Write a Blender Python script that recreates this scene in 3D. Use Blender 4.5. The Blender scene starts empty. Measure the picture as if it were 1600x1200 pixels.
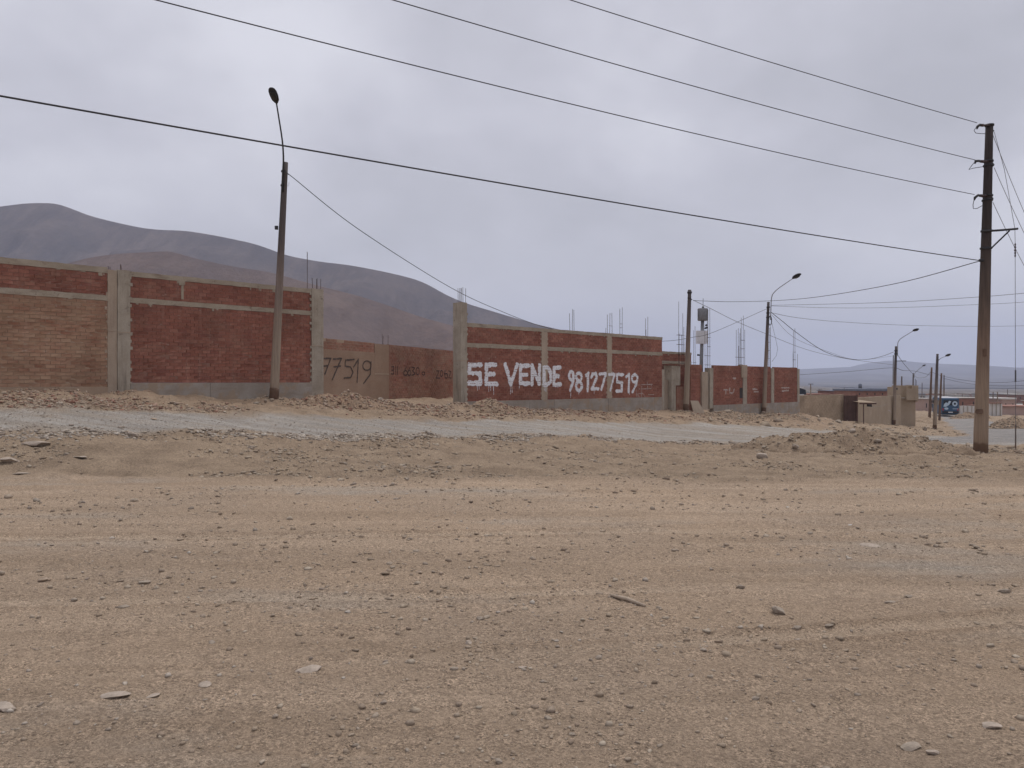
import bpy, math, random
import numpy as np
from mathutils import Vector, Matrix
random.seed(7); rng = np.random.default_rng(11)
SC = bpy.context.scene; COL = SC.collection
EYE = 1.6; F = 1202.0; CX = 800.0; HY = 598.0

# ------------------------------------------------------------------ camera
cam_d = bpy.data.cameras.new('camera'); cam = bpy.data.objects.new('camera', cam_d); COL.objects.link(cam)
cam_d.sensor_width = 36; cam_d.lens = F/1600*36; cam_d.clip_start = 0.05; cam_d.clip_end = 30000
cam.location = (0, 0, EYE); cam.rotation_euler = (math.radians(90-0.095), 0, 0)
SC.camera = cam
# ------------------------------------------------------------------ sky and sun
SUN_EL, SUN_AZ = math.radians(72), math.radians(35)
w = bpy.data.worlds.new('World'); SC.world = w; w.use_nodes = True
nt = w.node_tree; nt.nodes.clear(); L = nt.links.new
def N(t, **k):
    n = nt.nodes.new(t)
    for a, b in k.items(): setattr(n, a, b)
    return n
out = N('ShaderNodeOutputWorld'); bg = N('ShaderNodeBackground'); bg.inputs[1].default_value = 0.1
sky = N('ShaderNodeTexSky', sky_type='NISHITA'); sky.sun_disc = False; sky.sun_elevation = SUN_EL; sky.sun_rotation = SUN_AZ
sky.air_density = 1.5; sky.dust_density = 4
tc = N('ShaderNodeTexCoord'); sep = N('ShaderNodeSeparateXYZ'); L(tc.outputs['Generated'], sep.inputs[0])
def M(op, a, b=None, c=None):
    n = N('ShaderNodeMath', operation=op)
    for i, v in enumerate((a, b, c)):
        if v is None: continue
        if isinstance(v, (int, float)): n.inputs[i].default_value = v
        else: L(v, n.inputs[i])
    return n.outputs[0]
zc = M('ADD', M('MAXIMUM', sep.outputs[2], 0.0), 0.42)
cmb = N('ShaderNodeCombineXYZ'); L(M('DIVIDE', sep.outputs[0], zc), cmb.inputs[0]); L(M('DIVIDE', sep.outputs[1], zc), cmb.inputs[1])
cmb.inputs[2].default_value = 140.6
n1 = N('ShaderNodeTexNoise'); n1.inputs['Scale'].default_value = 1.45; n1.inputs['Detail'].default_value = 5; n1.inputs['Roughness'].default_value = 0.5; n1.inputs['Distortion'].default_value = 0.1
n2 = N('ShaderNodeTexNoise'); n2.inputs['Scale'].default_value = 3.8; n2.inputs['Detail'].default_value = 5; n2.inputs['Roughness'].default_value = 0.5
L(cmb.outputs[0], n1.inputs[0]); L(cmb.outputs[0], n2.inputs[0])
f = M('ADD', M('MULTIPLY', n1.outputs[0], 0.72), M('MULTIPLY', n2.outputs[0], 0.28))
ramp = N('ShaderNodeValToRGB'); L(f, ramp.inputs[0]); cr = ramp.color_ramp
cr.elements[0].position = .38; cr.elements[0].color = (.375, .375, .415, 1)
cr.elements[1].position = .62; cr.elements[1].color = (.59, .59, .642, 1)
e = cr.elements.new(.5); e.color = (.465, .463, .515, 1)
hz = N('ShaderNodeMapRange'); L(sep.outputs[2], hz.inputs[0]); hz.inputs[1].default_value = 0.0; hz.inputs[2].default_value = 0.30
hz.inputs[3].default_value = 0.8; hz.inputs[4].default_value = 0.0; hz.interpolation_type = 'SMOOTHSTEP'
mh = N('ShaderNodeMix', data_type='RGBA'); L(hz.outputs[0], mh.inputs[0]); L(ramp.outputs[0], mh.inputs[6]); mh.inputs[7].default_value = (.51, .515, .56, 1)
vs = N('ShaderNodeVectorMath', operation='SCALE'); L(mh.outputs[2], vs.inputs[0]); vs.inputs[3].default_value = 10.0
mx = N('ShaderNodeMix', data_type='RGBA'); mx.inputs[0].default_value = 0.95; L(sky.outputs[0], mx.inputs[6]); L(vs.outputs[0], mx.inputs[7])
L(mx.outputs[2], bg.inputs[0]); L(bg.outputs[0], out.inputs[0])
sl = bpy.data.lights.new('sun', 'SUN'); sl.energy = 1.5; sl.angle = math.radians(35); sl.color = (1, .97, .92)
so = bpy.data.objects.new('sun', sl); COL.objects.link(so)
sd = Vector((math.sin(SUN_AZ)*math.cos(SUN_EL), math.cos(SUN_AZ)*math.cos(SUN_EL), math.sin(SUN_EL)))
so.rotation_euler = sd.to_track_quat('Z', 'Y').to_euler(); so.location = (0, 0, 60)
SC.view_settings.view_transform = 'Standard'; SC.view_settings.look = 'None'; SC.view_settings.exposure = 0.40; SC.view_settings.gamma = 1
SC.view_settings.use_curve_mapping = False
SC.render.engine = 'CYCLES'; SC.cycles.volume_bounces = 1; SC.cycles.use_denoising = True; SC.cycles.max_bounces = 6

# ------------------------------------------------------------------ noise
def _h(i, j, s):
    n = (i*374761393 + j*668265263 + s*1274126177) & 0xffffffff
    n = ((n ^ (n >> 13))*1274126177) & 0xffffffff
    return ((n ^ (n >> 16)) & 0xffff)/65535.0
def vnoise(x, y, s=0):
    x = np.asarray(x, float); y = np.asarray(y, float)
    xi = np.floor(x).astype(np.int64); yi = np.floor(y).astype(np.int64)
    fx = x-xi; fy = y-yi; fx = fx*fx*(3-2*fx); fy = fy*fy*(3-2*fy)
    return (_h(xi, yi, s)*(1-fx)+_h(xi+1, yi, s)*fx)*(1-fy)+(_h(xi, yi+1, s)*(1-fx)+_h(xi+1, yi+1, s)*fx)*fy
def fbm(x, y, s=0, o=3):
    t = 0; a = .5; q = 0
    for k in range(o):
        t = t+a*vnoise(x*2**k+k*17.3, y*2**k-k*9.1, s+k); q += a; a *= .5
    return t/q-.5
def ss(a, b, x):
    t = np.clip((x-a)/(b-a), 0, 1); return t*t*(3-2*t)

# ------------------------------------------------------------------ terrain
def Z(py, Y): return EYE+(HY-py)*Y/F
def X(px, Y): return (px-CX)*Y/F
TAB = {  # bearing (as px) : profile of (depth, py or ('z', height relative to the eye))
 -700: [(11, 'z', -1.35), (13.5, 'z', -.8), (15, 'z', -.2), (30, 'z', 0)],
 -300: [(12.6, 745), (14.2, 690), (15.3, 643), (16.4, 620), (17.9, 602)],
 0:    [(12.9, 747), (15.8, 673), (17.6, 637), (18.9, 622), (20.5, 607)],
 200:  [(12.9, 747), (16.8, 677), (19.2, 643), (20.8, 627), (22.8, 611)],
 487:  [(12.9, 748), (19.5, 683), (22.7, 650), (24.7, 636), (27.2, 621)],
 718:  [(12.9, 748), (22.5, 687), (26.5, 658), (29, 643), (32, 629)],
 1033: [(12.9, 749), (28.5, 692), (34.5, 663), (38, 651), (42.5, 641), (60, 640)],
 1247: [(12.9, 750), (20, 712), (30, 696), (41, 669), (47, 656), (54.6, 645), (66, 652), (72, 650)],
 1330: [(12.9, 750), (20, 714), (31, 698), (42, 677), (55, 665), (66, 658), (80, 652)],
 1400: [(12.9, 751), (24, 707), (32, 694), (42, 681), (60, 671), (74, 665), (82, 661), (95, 655)],
 1462: [(12.9, 751), (25, 708), (32, 692), (42, 682), (60, 677), (78, 671), (100, 661), (120, 650), (170, 641)],
 1532: [(12.9, 751), (26, 709), (30, 696), (42, 686), (60, 675), (90, 661), (120, 651), (170, 641)],
 1600: [(12.9, 751), (26, 711), (30, 696), (42, 684), (60, 673), (75, 668), (120, 655), (170, 643)],
 2100: [(12.9, 753), (20, 735), (30, 700), (60, 675), (120, 655), (170, 643)],
}
TK = sorted(TAB)
PROF = {}
for k in TK:
    ys = [0, 11.5]; zs = [-1.6, -1.6]
    for r in TAB[k]:
        ys.append(r[0]); zs.append(r[2] if len(r) == 3 else (HY-r[1])*r[0]/F)
    if k < 1300: ys += [120, 400, 8000]; zs += [zs[-1]-.6, -5, -16]
    else: ys += [300, 1500, 8000]; zs += [-8.5, -14, -18]
    PROF[k] = (np.array(ys), np.array(zs))
PILES = [  # centre bearing, depth, half width, half depth, height, turn
 (543, 26.2, 1.55, .9, .52, .5), (600, 27.6, 1.1, .8, .36, .6), (768, 30.6, 1.1, .9, .55, .7), (812, 32.2, 1.3, .7, .22, .7),
 (1330, 23.6, 3.5, 1.7, .92, .05), (1418, 24.8, 2.0, 1.1, .62, .15), (1150, 44.5, 3.2, 1.1, .40, .75), (1230, 47.5, 2.6, 1.2, .3, .7),
 (1585, 70, 3.0, 2.0, 1.25, .6), (1514, 112, 3.3, 2, 1.05, .5), (1447, 97, 2.6, 2.2, .9, .9)]
def hbase(x, y):
    x = np.atleast_1d(np.asarray(x, float)); y = np.atleast_1d(np.asarray(y, float))
    yy = np.maximum(y, 11.0)
    px = np.clip(CX+F*x/yy, TK[0], TK[-1])
    vals = np.stack([np.interp(yy, *PROF[k]) for k in TK])
    i = np.clip(np.searchsorted(TK, px, side='right')-1, 0, len(TK)-2)
    tk = np.array(TK, float); t = (px-tk[i])/(tk[i+1]-tk[i])
    ar = np.arange(len(px))
    return vals[i, ar]*(1-t)+vals[i+1, ar]*t+EYE
NEAR = ([-300, 0, 200, 487, 718, 1033, 1250, 1400, 1532, 1600, 2100], [14.4, 15.9, 16.9, 19.6, 22.6, 28.6, 31, 31.5, 30.3, 29.5, 28])
FAR = ([-300, 0, 200, 487, 718, 1033, 1247, 1400, 1440, 1520, 2100], [15.6, 17.6, 19.2, 22.5, 26.5, 34.5, 41, 43, 44, 45, 50])
RL = ([33, 36, 42, 50, 65, 90, 120, 150, 200], [1420, 1440, 1490, 1512, 1497, 1482, 1469, 1455, 1445])
RR = ([33, 42, 50, 65, 90, 120, 150, 200], [2300, 2000, 1800, 1650, 1566, 1503, 1476, 1455])
FEET = [(X(a, b), b) for a, b in ((428, 25.3), (1072, 43), (1193.5, 50.5), (1396.5, 74), (1460.5, 78), (1532, 26), (1587, 26.1))]
def masks(x, y):
    yy = np.maximum(y, 1); px = CX+F*x/yy
    nz = fbm(x*.8, y*.8, 40, 4)
    n, f = np.interp(px, *NEAR), np.interp(px, *FAR)
    g = ss(-.35, .3, y-n+nz*1.3)*ss(-.5, .4, f-y+nz*1.6)
    l, r = np.interp(yy, *RL), np.interp(yy, *RR); sc = yy/F
    a = ss(-.5, .4, (px-l)*sc+nz*1.5)*ss(-.5, .4, (r-px)*sc+nz*1.5)*ss(31.5, 34.5, yy+nz*2)*(yy < 200)
    return g, a
TRK = [(11.75, .004, .0005), (11.25, .012, .0003), (8.5, .045, .001), (8.15, .047, .001), (6.2, .10, .002), (5.95, .104, .002), (4.5, .19, .004)]
def tracks(x, y):
    c_ = np.zeros_like(x); e_ = np.zeros_like(x)
    for k, (a, b, c) in enumerate(TRK):
        d = np.abs(y-(a+b*x+c*x*x+fbm(x*.25+k*7, x*0, 90+k, 2)*.35)); on = ss(-.08, .18, fbm(x*.16+k*3, y*.3, 95+k, 3))
        w_ = .09+.012*a*.5
        c_ = np.maximum(c_, (1-ss(w_*.6, w_, d))*on); e_ = np.maximum(e_, np.exp(-((d-w_*1.25)/(w_*.35))**2)*on)
    return c_, e_
def stretch(x, y, ang, lx, ly, s, o=3):
    c, q = math.cos(ang), math.sin(ang)
    return fbm((x*c+y*q)/lx, (-x*q+y*c)/ly, s, o)
def hterr(x, y, fine=True):
    x = np.atleast_1d(np.asarray(x, float)); y = np.atleast_1d(np.asarray(y, float))
    z = hbase(x, y); r = np.hypot(x, y)
    g, a = masks(x, y); flat = np.maximum(g, a)
    fg = 1-ss(12.2, 13.4, y+fbm(x*.6, y*.6, 3)*.6)
    z = z+(1-fg)*(1-flat*.85)*(fbm(x*.9, y*.9, 5, 4)*.20+fbm(x*3.2, y*3.2, 6, 3)*.10)*np.clip(r/15, 0, 1.6)*(r < 400)
    z = z+fg*(stretch(x, y, .14, 5, .6, 8, 4)*.034+stretch(x, y, -.02, 7, .35, 9, 3)*.03)
    z = z+.045*np.exp(-((y-12.75-fbm(x*.4, y*0, 4)*.5)/.22)**2)*(np.abs(x) < 40)
    tc_, te_ = tracks(x, y); tm_ = (y < 12.4)*(y > 1)*(np.abs(x) < 30)
    z = z-.016*tc_*tm_+.016*te_*tm_
    for fx_, fy_ in FEET:
        m_ = (np.abs(x-fx_) < 1.6) & (np.abs(y-fy_) < 1.6)
        if m_.any(): z[m_] += .13*np.exp(-((x[m_]-fx_)**2+(y[m_]-fy_)**2)/.28)
    if fine:
        k = np.clip(r/4, .7, 3)*(r < 60)
        z = z+(fbm(x*9, y*9, 12, 3)*.014+fbm(x*34, y*34, 14, 2)*.0075)*k*(1-.45*flat)
    return z
def hpile(x, y, pad=False):
    x = np.atleast_1d(np.asarray(x, float)); y = np.atleast_1d(np.asarray(y, float)); m = np.zeros_like(x)
    for k, (px, Y, a, b, h, tn) in enumerate(PILES): m = np.maximum(m, pile1(k, x, y))
    return m
def pile1(k, x, y):
    px, Y, a, b, h, tn = PILES[k]
    dx = x-X(px, Y); dy = y-Y; c, q = math.cos(tn), math.sin(tn)
    u = (dx*c+dy*q)/a; v = (-dx*q+dy*c)/b
    d = np.sqrt(u*u+v*v)*(1+fbm(x*1.1, y*1.1, 60+k, 3)*.6)
    p = np.clip(1-d, 0, 1); p = p**.9*(1.05-.25*p)
    return h*p*(1+fbm(x*2.2, y*2.2, 70+k, 3)*.7)+np.where(p > 0, fbm(x*7, y*7, 80+k, 3)*.10*min(1, h*2), 0)*np.minimum(p*6, 1)
def gz(x, y): return float(hterr([x], [y], False)[0])
def ground_px(px, py, y0=2.5, y1=140):
    Ys = np.geomspace(y0, y1, 900); xs = X(px, Ys); z = hterr(xs, Ys, False)+hpile(xs, Ys)
    p = HY-(z-EYE)*F/Ys; i = np.argmax(p <= py)
    return float(xs[i]), float(Ys[i]), float(z[i])

# ------------------------------------------------------------------ materials
def newmat(name):
    m = bpy.data.materials.new(name); m.use_nodes = True
    t = m.node_tree; b = t.nodes['Principled BSDF']; b.inputs['Specular IOR Level'].default_value = .25
    return m, t, b
def tnoise(t, scale, detail=4, rough=.6, vec=None, mapscale=None, rot=None):
    n = t.nodes.new('ShaderNodeTexNoise'); n.inputs['Scale'].default_value = scale; n.inputs['Detail'].default_value = detail; n.inputs['Roughness'].default_value = rough
    c = t.nodes.new('ShaderNodeTexCoord') if vec is None else None
    src = c.outputs['Object'] if vec is None else vec
    if mapscale or rot:
        mp = t.nodes.new('ShaderNodeMapping'); t.links.new(src, mp.inputs[0])
        if mapscale: mp.inputs['Scale'].default_value = mapscale
        if rot: mp.inputs['Rotation'].default_value = rot
        src = mp.outputs[0]
    t.links.new(src, n.inputs[0]); return n.outputs[0]
def tramp(t, f, stops):
    r = t.nodes.new('ShaderNodeValToRGB'); t.links.new(f, r.inputs[0]); el = r.color_ramp.elements
    while len(el) < len(stops): el.new(.5)
    for e_, (p, c) in zip(el, stops):
        e_.position = p; e_.color = (c, c, c, 1) if isinstance(c, (int, float)) else (*c, 1)
    return r.outputs[0]
def tmix(t, f, a, b, mode='MIX'):
    m = t.nodes.new('ShaderNodeMix'); m.data_type = 'RGBA'; m.blend_type = mode
    for i, v in ((0, f), (6, a), (7, b)):
        if isinstance(v, (int, float)): m.inputs[i].default_value = v
        elif isinstance(v, tuple): m.inputs[i].default_value = (*v, 1)
        else: t.links.new(v, m.inputs[i])
    return m.outputs[2]
def tmath(t, op, a, b=0.0):
    m = t.nodes.new('ShaderNodeMath'); m.operation = op
    for i, v in enumerate((a, b)):
        if isinstance(v, (int, float)): m.inputs[i].default_value = v
        else: t.links.new(v, m.inputs[i])
    return m.outputs[0]
def tbump(t, b, f, dist, strength=.6, prev=None):
    n = t.nodes.new('ShaderNodeBump'); n.inputs['Distance'].default_value = dist; n.inputs['Strength'].default_value = strength
    t.links.new(f, n.inputs['Height'])
    if prev is not None: t.links.new(prev, n.inputs['Normal'])
    t.links.new(n.outputs[0], b.inputs['Normal']); return n.outputs[0]
def setcol(t, b, c, rough=.9):
    t.links.new(c, b.inputs['Base Color']); b.inputs['Roughness'].default_value = rough
def weather(name, c0, c1, scale=2.0, rough=.9, bump=.004, streak=None, spot=None, island=0.0, metallic=0, fine=60):
    m, t, b = newmat(name)
    f = tnoise(t, scale, 6, .62); c = tmix(t, tramp(t, f, [(.33, 0.), (.68, 1.)]), c0, c1)
    if streak:
        s = tnoise(t, 1.0, 5, .6, mapscale=streak[1]); c = tmix(t, tramp(t, s, [(.52, 0.), (.72, streak[2])]), c, streak[0])
    if spot:
        s = tnoise(t, spot[1], 4, .7); c = tmix(t, tramp(t, s, [(spot[2], 0.), (spot[2]+.1, .85)]), c, spot[0])
    g = tnoise(t, fine, 3, .7); c = tmix(t, 1.0, c, tramp(t, g, [(.3, .82), (.7, 1.16)]), 'MULTIPLY')
    if island:
        gi = t.nodes.new('ShaderNodeNewGeometry'); c = tmix(t, 1.0, c, tramp(t, gi.outputs['Random Per Island'], [(0, 1-island), (1, 1+island)]), 'MULTIPLY')
    setcol(t, b, c, rough); b.inputs['Metallic'].default_value = metallic
    if bump: tbump(t, b, g, bump)
    return m
def ground_mat():
    m, t, b = newmat('ground_dirt')
    big = tnoise(t, .35, 4, .55)
    base = tmix(t, tramp(t, big, [(.35, 0.), (.66, 1.)]), (.325, .245, .184), (.280, .217, .170))
    st = tnoise(t, 1.0, 5, .62, mapscale=(.16, 1.5, 1), rot=(0, 0, -.13)); base = tmix(t, tramp(t, st, [(.46, 0.), (.62, .6)]), base, (.375, .290, .225))
    st2 = tnoise(t, 1.0, 5, .65, mapscale=(.10, 1.0, 1), rot=(0, 0, .05)); base = tmix(t, tramp(t, st2, [(.50, 0.), (.64, .6)]), base, (.250, .188, .140))
    gp = tnoise(t, .5, 5, .6, mapscale=(.35, 1, 1), rot=(0, 0, -.2)); base = tmix(t, tramp(t, gp, [(.54, 0.), (.70, .7)]), base, (.285, .262, .240))
    at = t.nodes.new('ShaderNodeAttribute'); at.attribute_name = 'track'
    base = tmix(t, tramp(t, at.outputs['Fac'], [(.5, 0.), (.95, .42)]), base, (.365, .290, .228)); base = tmix(t, tramp(t, at.outputs['Fac'], [(.1, .42), (.5, 0.)]), base, (.225, .165, .12))
    ad = t.nodes.new('ShaderNodeAttribute'); ad.attribute_name = 'berm'
    bn = tnoise(t, 1.4, 5, .65); bc = tmix(t, tramp(t, bn, [(.35, 0.), (.65, 1.)]), (.185, .140, .105), (.262, .202, .152))
    base = tmix(t, ad.outputs['Fac'], base, bc)
    ar = t.nodes.new('ShaderNodeAttribute'); ar.attribute_name = 'red'
    base = tmix(t, tmath(t, 'MULTIPLY', ar.outputs['Fac'], tramp(t, tnoise(t, 2.5, 4, .6), [(.35, .2), (.65, 1.)])), base, (.25, .172, .125))
    ag = t.nodes.new('ShaderNodeAttribute'); ag.attribute_name = 'grey'
    gn = tnoise(t, 1.0, 6, .68, mapscale=(.35, 2.2, 1), rot=(0, 0, -.78))
    gc = tmix(t, tramp(t, gn, [(.36, 0.), (.62, 1.)]), (.200, .184, .174), (.285, .267, .256))
    ru = tnoise(t, 1.0, 4, .6, mapscale=(.09, 1.5, 1), rot=(0, 0, -.80)); gc = tmix(t, tramp(t, ru, [(.46, 0.), (.62, .55)]), gc, (.225, .190, .160))
    dm = tnoise(t, .9, 5, .65); base = tmix(t, tmath(t, 'MULTIPLY', ag.outputs['Fac'], tramp(t, dm, [(.28, .5), (.46, 1.)])), base, gc)
    aa = t.nodes.new('ShaderNodeAttribute'); aa.attribute_name = 'asph'
    an = tnoise(t, .6, 5, .6); ac = tmix(t, tramp(t, an, [(.4, 0.), (.65, 1.)]), (.165, .158, .160), (.225, .210, .205))
    base = tmix(t, aa.outputs['Fac'], base, ac)
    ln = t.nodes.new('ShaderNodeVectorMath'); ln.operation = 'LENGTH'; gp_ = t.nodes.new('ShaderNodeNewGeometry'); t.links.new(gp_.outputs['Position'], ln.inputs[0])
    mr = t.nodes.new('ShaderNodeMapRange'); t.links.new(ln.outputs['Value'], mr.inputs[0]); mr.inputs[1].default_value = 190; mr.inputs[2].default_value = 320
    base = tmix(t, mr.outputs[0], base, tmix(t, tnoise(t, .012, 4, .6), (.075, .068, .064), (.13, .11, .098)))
    # speckle of grit: voronoi cells of several sizes
    c = t.nodes.new('ShaderNodeTexCoord')
    for sc_, lo, hi in ((34, .82, 1.18), (90, .62, 1.36), (210, .58, 1.4)):
        v = t.nodes.new('ShaderNodeTexVoronoi'); v.inputs['Scale'].default_value = sc_; t.links.new(c.outputs['Object'], v.inputs['Vector'])
        sv = t.nodes.new('ShaderNodeSeparateColor'); t.links.new(v.outputs['Color'], sv.inputs[0])
        msk = tramp(t, tnoise(t, sc_*.05, 3, .6), [(.4, .25), (.62, 1.)])
        base = tmix(t, msk, base, tmix(t, 1.0, base, tramp(t, sv.outputs[0], [(0., lo), (.5, 1.), (1., hi)]), 'MULTIPLY'))
    fn = tnoise(t, 46, 6, .8); base = tmix(t, 1.0, base, tramp(t, fn, [(.28, .70), (.5, 1.), (.74, 1.22)]), 'MULTIPLY')
    pit_shade = tramp(t, tnoise(t, 75, 2, .5), [(.32, .40), (.39, 1.)]); pm = tramp(t, tnoise(t, 1.6, 4, .6), [(.42, 0.), (.6, 1.)]); base = tmix(t, pm, base, tmix(t, 1.0, base, pit_shade, 'MULTIPLY'))  # small pit shadows painted as dark specks into the dirt colour
    base = tmix(t, 1.0, base, (1.42, 1.39, 1.30), 'MULTIPLY')
    setcol(t, b, base, .95); b.inputs['Specular IOR Level'].default_value = .12
    v2 = t.nodes.new('ShaderNodeTexVoronoi'); v2.inputs['Scale'].default_value = 48; t.links.new(c.outputs['Object'], v2.inputs['Vector'])
    h = tmath(t, 'ADD', tmath(t, 'MULTIPLY', v2.outputs['Distance'], -.5), fn)
    tbump(t, b, h, .03, 1.0)
    return m
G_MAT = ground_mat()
def stone_mat(name, cs):
    m, t, b = newmat(name)
    gi = t.nodes.new('ShaderNodeNewGeometry')
    c = tramp(t, gi.outputs['Random Per Island'], [(i/(len(cs)-1), q) for i, q in enumerate(cs)])
    f = tnoise(t, 40, 4, .65); c = tmix(t, 1.0, c, tramp(t, f, [(.3, .78), (.7, 1.2)]), 'MULTIPLY')
    setcol(t, b, c, .92); tbump(t, b, f, .006); return m
STONE = stone_mat('stone_mix', [(.21, .16, .115), (.36, .29, .215), (.28, .215, .155), (.40, .335, .26), (.25, .19, .14), (.33, .265, .20), (.28, .235, .19)])
STONE_G = stone_mat('stone_greyish', [(.30, .25, .205), (.41, .35, .285), (.22, .17, .13), (.45, .40, .34), (.34, .275, .22)])
STONE_R = stone_mat('rubble_mix', [(.26, .16, .11), (.37, .29, .22), (.22, .155, .11), (.27, .135, .095), (.40, .33, .26), (.30, .215, .155), (.33, .26, .195)])
def brick_mat(name, reds, dust, dust_lo, dust_hi, dustmax, topdust=False):
    m, t, b = newmat(name)
    gi = t.nodes.new('ShaderNodeNewGeometry'); oi = t.nodes.new('ShaderNodeObjectInfo')
    r = tmath(t, 'FRACT', tmath(t, 'ADD', gi.outputs['Random Per Island'], tmath(t, 'MULTIPLY', oi.outputs['Random'], 7.3)))
    c = tramp(t, r, [(i/(len(reds)-1), q) for i, q in enumerate(reds)])
    P = gi.outputs['Position']
    f = tnoise(t, 9, 5, .7, vec=P); c = tmix(t, 1.0, c, tramp(t, f, [(.3, .80), (.7, 1.2)]), 'MULTIPLY')
    d1 = tnoise(t, 1.0, 5, .7, vec=P, mapscale=(.9, .9, 2.6)); d2 = tnoise(t, 6, 4, .7, vec=P, mapscale=(.6, .6, 2.2))
    df = tmath(t, 'ADD', tmath(t, 'MULTIPLY', d1, .55), tmath(t, 'MULTIPLY', d2, .45))
    c = tmix(t, tramp(t, df, [(dust_lo, 0.), (dust_hi, dustmax)]), c, dust)
    lt = tnoise(t, 1.0, 3, .6, vec=P, mapscale=(3.5, 3.5, 11)); c = tmix(t, tramp(t, lt, [(.66, 0.), (.73, .6)]), c, (.42, .33, .27))
    ve = tnoise(t, 1.0, 4, .65, vec=P, mapscale=(5, 5, .5)); c = tmix(t, tramp(t, ve, [(.58, 0.), (.72, .35)]), c, (.40, .27, .21))
    lw = tnoise(t, .55, 3, .6, vec=P); c = tmix(t, 1.0, c, tramp(t, lw, [(.35, .80), (.65, 1.12)]), 'MULTIPLY')
    setcol(t, b, c, .93); b.inputs['Specular IOR Level'].default_value = .1; tbump(t, b, f, .004); return m
REDS = [(.255, .104, .074), (.295, .126, .090), (.225, .090, .067), (.272, .113, .081), (.320, .148, .107), (.232, .096, .074)]
BR_RED = brick_mat('brick_red', REDS, (.30, .20, .145), .50, .68, .55)
BR_DUST = brick_mat('brick_dusted', [(.27, .13, .085), (.33, .19, .125), (.24, .11, .07), (.35, .22, .15)], (.37, .255, .170), .38, .62, .88)
BR_MID = brick_mat('brick_partly_dusted', REDS, (.31, .21, .15), .38, .60, .8)
BR_TAN = brick_mat('brick_tan_block', [(.36, .275, .195), (.40, .31, .22), (.33, .25, .175)], (.40, .32, .235), .4, .65, .7)
MORTAR = weather('mortar', (.225, .115, .085), (.29, .175, .13), 3, bump=.003)
MORTAR_D = weather('mortar_dusty', (.33, .235, .165), (.38, .285, .205), 3, bump=.003)
CONC = weather('cast_concrete', (.30, .255, .20), (.42, .37, .30), 1.6, streak=((.20, .165, .13), (7, 7, .7), .85), spot=((.18, .145, .115), 5, .60))
CONC_T = weather('cast_concrete_tan', (.34, .27, .205), (.42, .34, .26), 1.3, streak=((.27, .20, .15), (7, 7, .7), .6))
BEAM = weather('beam_concrete', (.29, .24, .18), (.40, .345, .27), 1.4, streak=((.22, .17, .13), (2, 2, 6), .8), spot=((.19, .14, .11), 4, .58))
FOUND = weather('foundation_concrete', (.27, .23, .19), (.37, .33, .285), 1.4, streak=((.25, .20, .16), (1, 1, 5), .7), spot=((.33, .25, .18), 1.6, .50))
PLASTER = weather('mud_plaster', (.255, .170, .118), (.315, .222, .158), .9, streak=((.27, .165, .11), (.8, .8, 9), .7), bump=.004)
TANW = weather('tan_render', (.33, .255, .18), (.40, .32, .235), .8, streak=((.29, .22, .155), (4, 4, .6), .5))
POLE = weather('pole_concrete', (.25, .20, .16), (.33, .27, .215), 1.8, streak=((.19, .14, .11), (9, 9, .5), .7), spot=((.38, .33, .28), 6, .66))
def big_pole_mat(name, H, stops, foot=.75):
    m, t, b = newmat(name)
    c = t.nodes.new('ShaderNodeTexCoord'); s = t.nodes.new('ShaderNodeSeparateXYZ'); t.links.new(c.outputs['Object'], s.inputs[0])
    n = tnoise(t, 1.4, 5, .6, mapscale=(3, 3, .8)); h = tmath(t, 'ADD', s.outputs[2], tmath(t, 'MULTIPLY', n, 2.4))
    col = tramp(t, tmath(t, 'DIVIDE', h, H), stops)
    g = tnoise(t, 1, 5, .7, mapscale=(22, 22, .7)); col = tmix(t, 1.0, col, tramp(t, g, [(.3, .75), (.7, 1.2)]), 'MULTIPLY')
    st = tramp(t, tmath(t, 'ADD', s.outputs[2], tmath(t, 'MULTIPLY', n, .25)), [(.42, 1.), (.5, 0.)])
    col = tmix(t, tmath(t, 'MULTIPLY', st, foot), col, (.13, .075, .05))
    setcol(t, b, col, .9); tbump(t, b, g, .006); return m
BIGPOLE = big_pole_mat('pole_tan_to_dark', 12.0, [(.0, (.34, .255, .18)), (.28, (.31, .23, .165)), (.40, (.21, .145, .105)), (.56, (.105, .078, .062)), (.72, (.05, .04, .038))])  # brown shaft, tan low down and nearly black towards the top
POLE = big_pole_mat('pole_dust_silhouette_shade', 9.0, [(.0, (.33, .26, .195)), (.35, (.31, .245, .185)), (.55, (.20, .155, .13)), (.8, (.10, .085, .082))], 0)  # dusty lower shaft; darker top paints in the silhouette against the sky
STAIN = weather('pole_foot_stain', (.12, .075, .05), (.17, .11, .08), 4)
DARK = weather('dark_metal', (.03, .03, .033), (.05, .047, .047), 5, .6, .001, metallic=.3)
STEEL = weather('galvanised_steel', (.20, .20, .21), (.28, .28, .29), 6, .55, .001, metallic=.4)
REBAR = weather('rusty_rebar', (.055, .038, .034), (.09, .06, .05), 8, .85, .001)
WIRE = weather('cable_black', (.035, .035, .038), (.05, .05, .052), 3, .7, 0)
WIREG = weather('cable_grey', (.12, .12, .125), (.16, .16, .165), 3, .7, 0)
CERAM = weather('insulator_glaze', (.05, .03, .028), (.08, .05, .045), 4, .35, 0)
LENS, t_, b_ = newmat('lamp_lens'); b_.inputs['Base Color'].default_value = (.03, .03, .03, 1); b_.inputs['Roughness'].default_value = .4
WPAINT = weather('white_wall_paint', (.66, .66, .68), (.80, .80, .82), 5, .8, .001)
BPAINT = weather('black_spray_paint', (.055, .042, .038), (.10, .072, .06), 6, .8, 0)
RSCRIB = weather('brown_scribble', (.05, .03, .027), (.08, .045, .038), 6, .8, 0)
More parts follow.
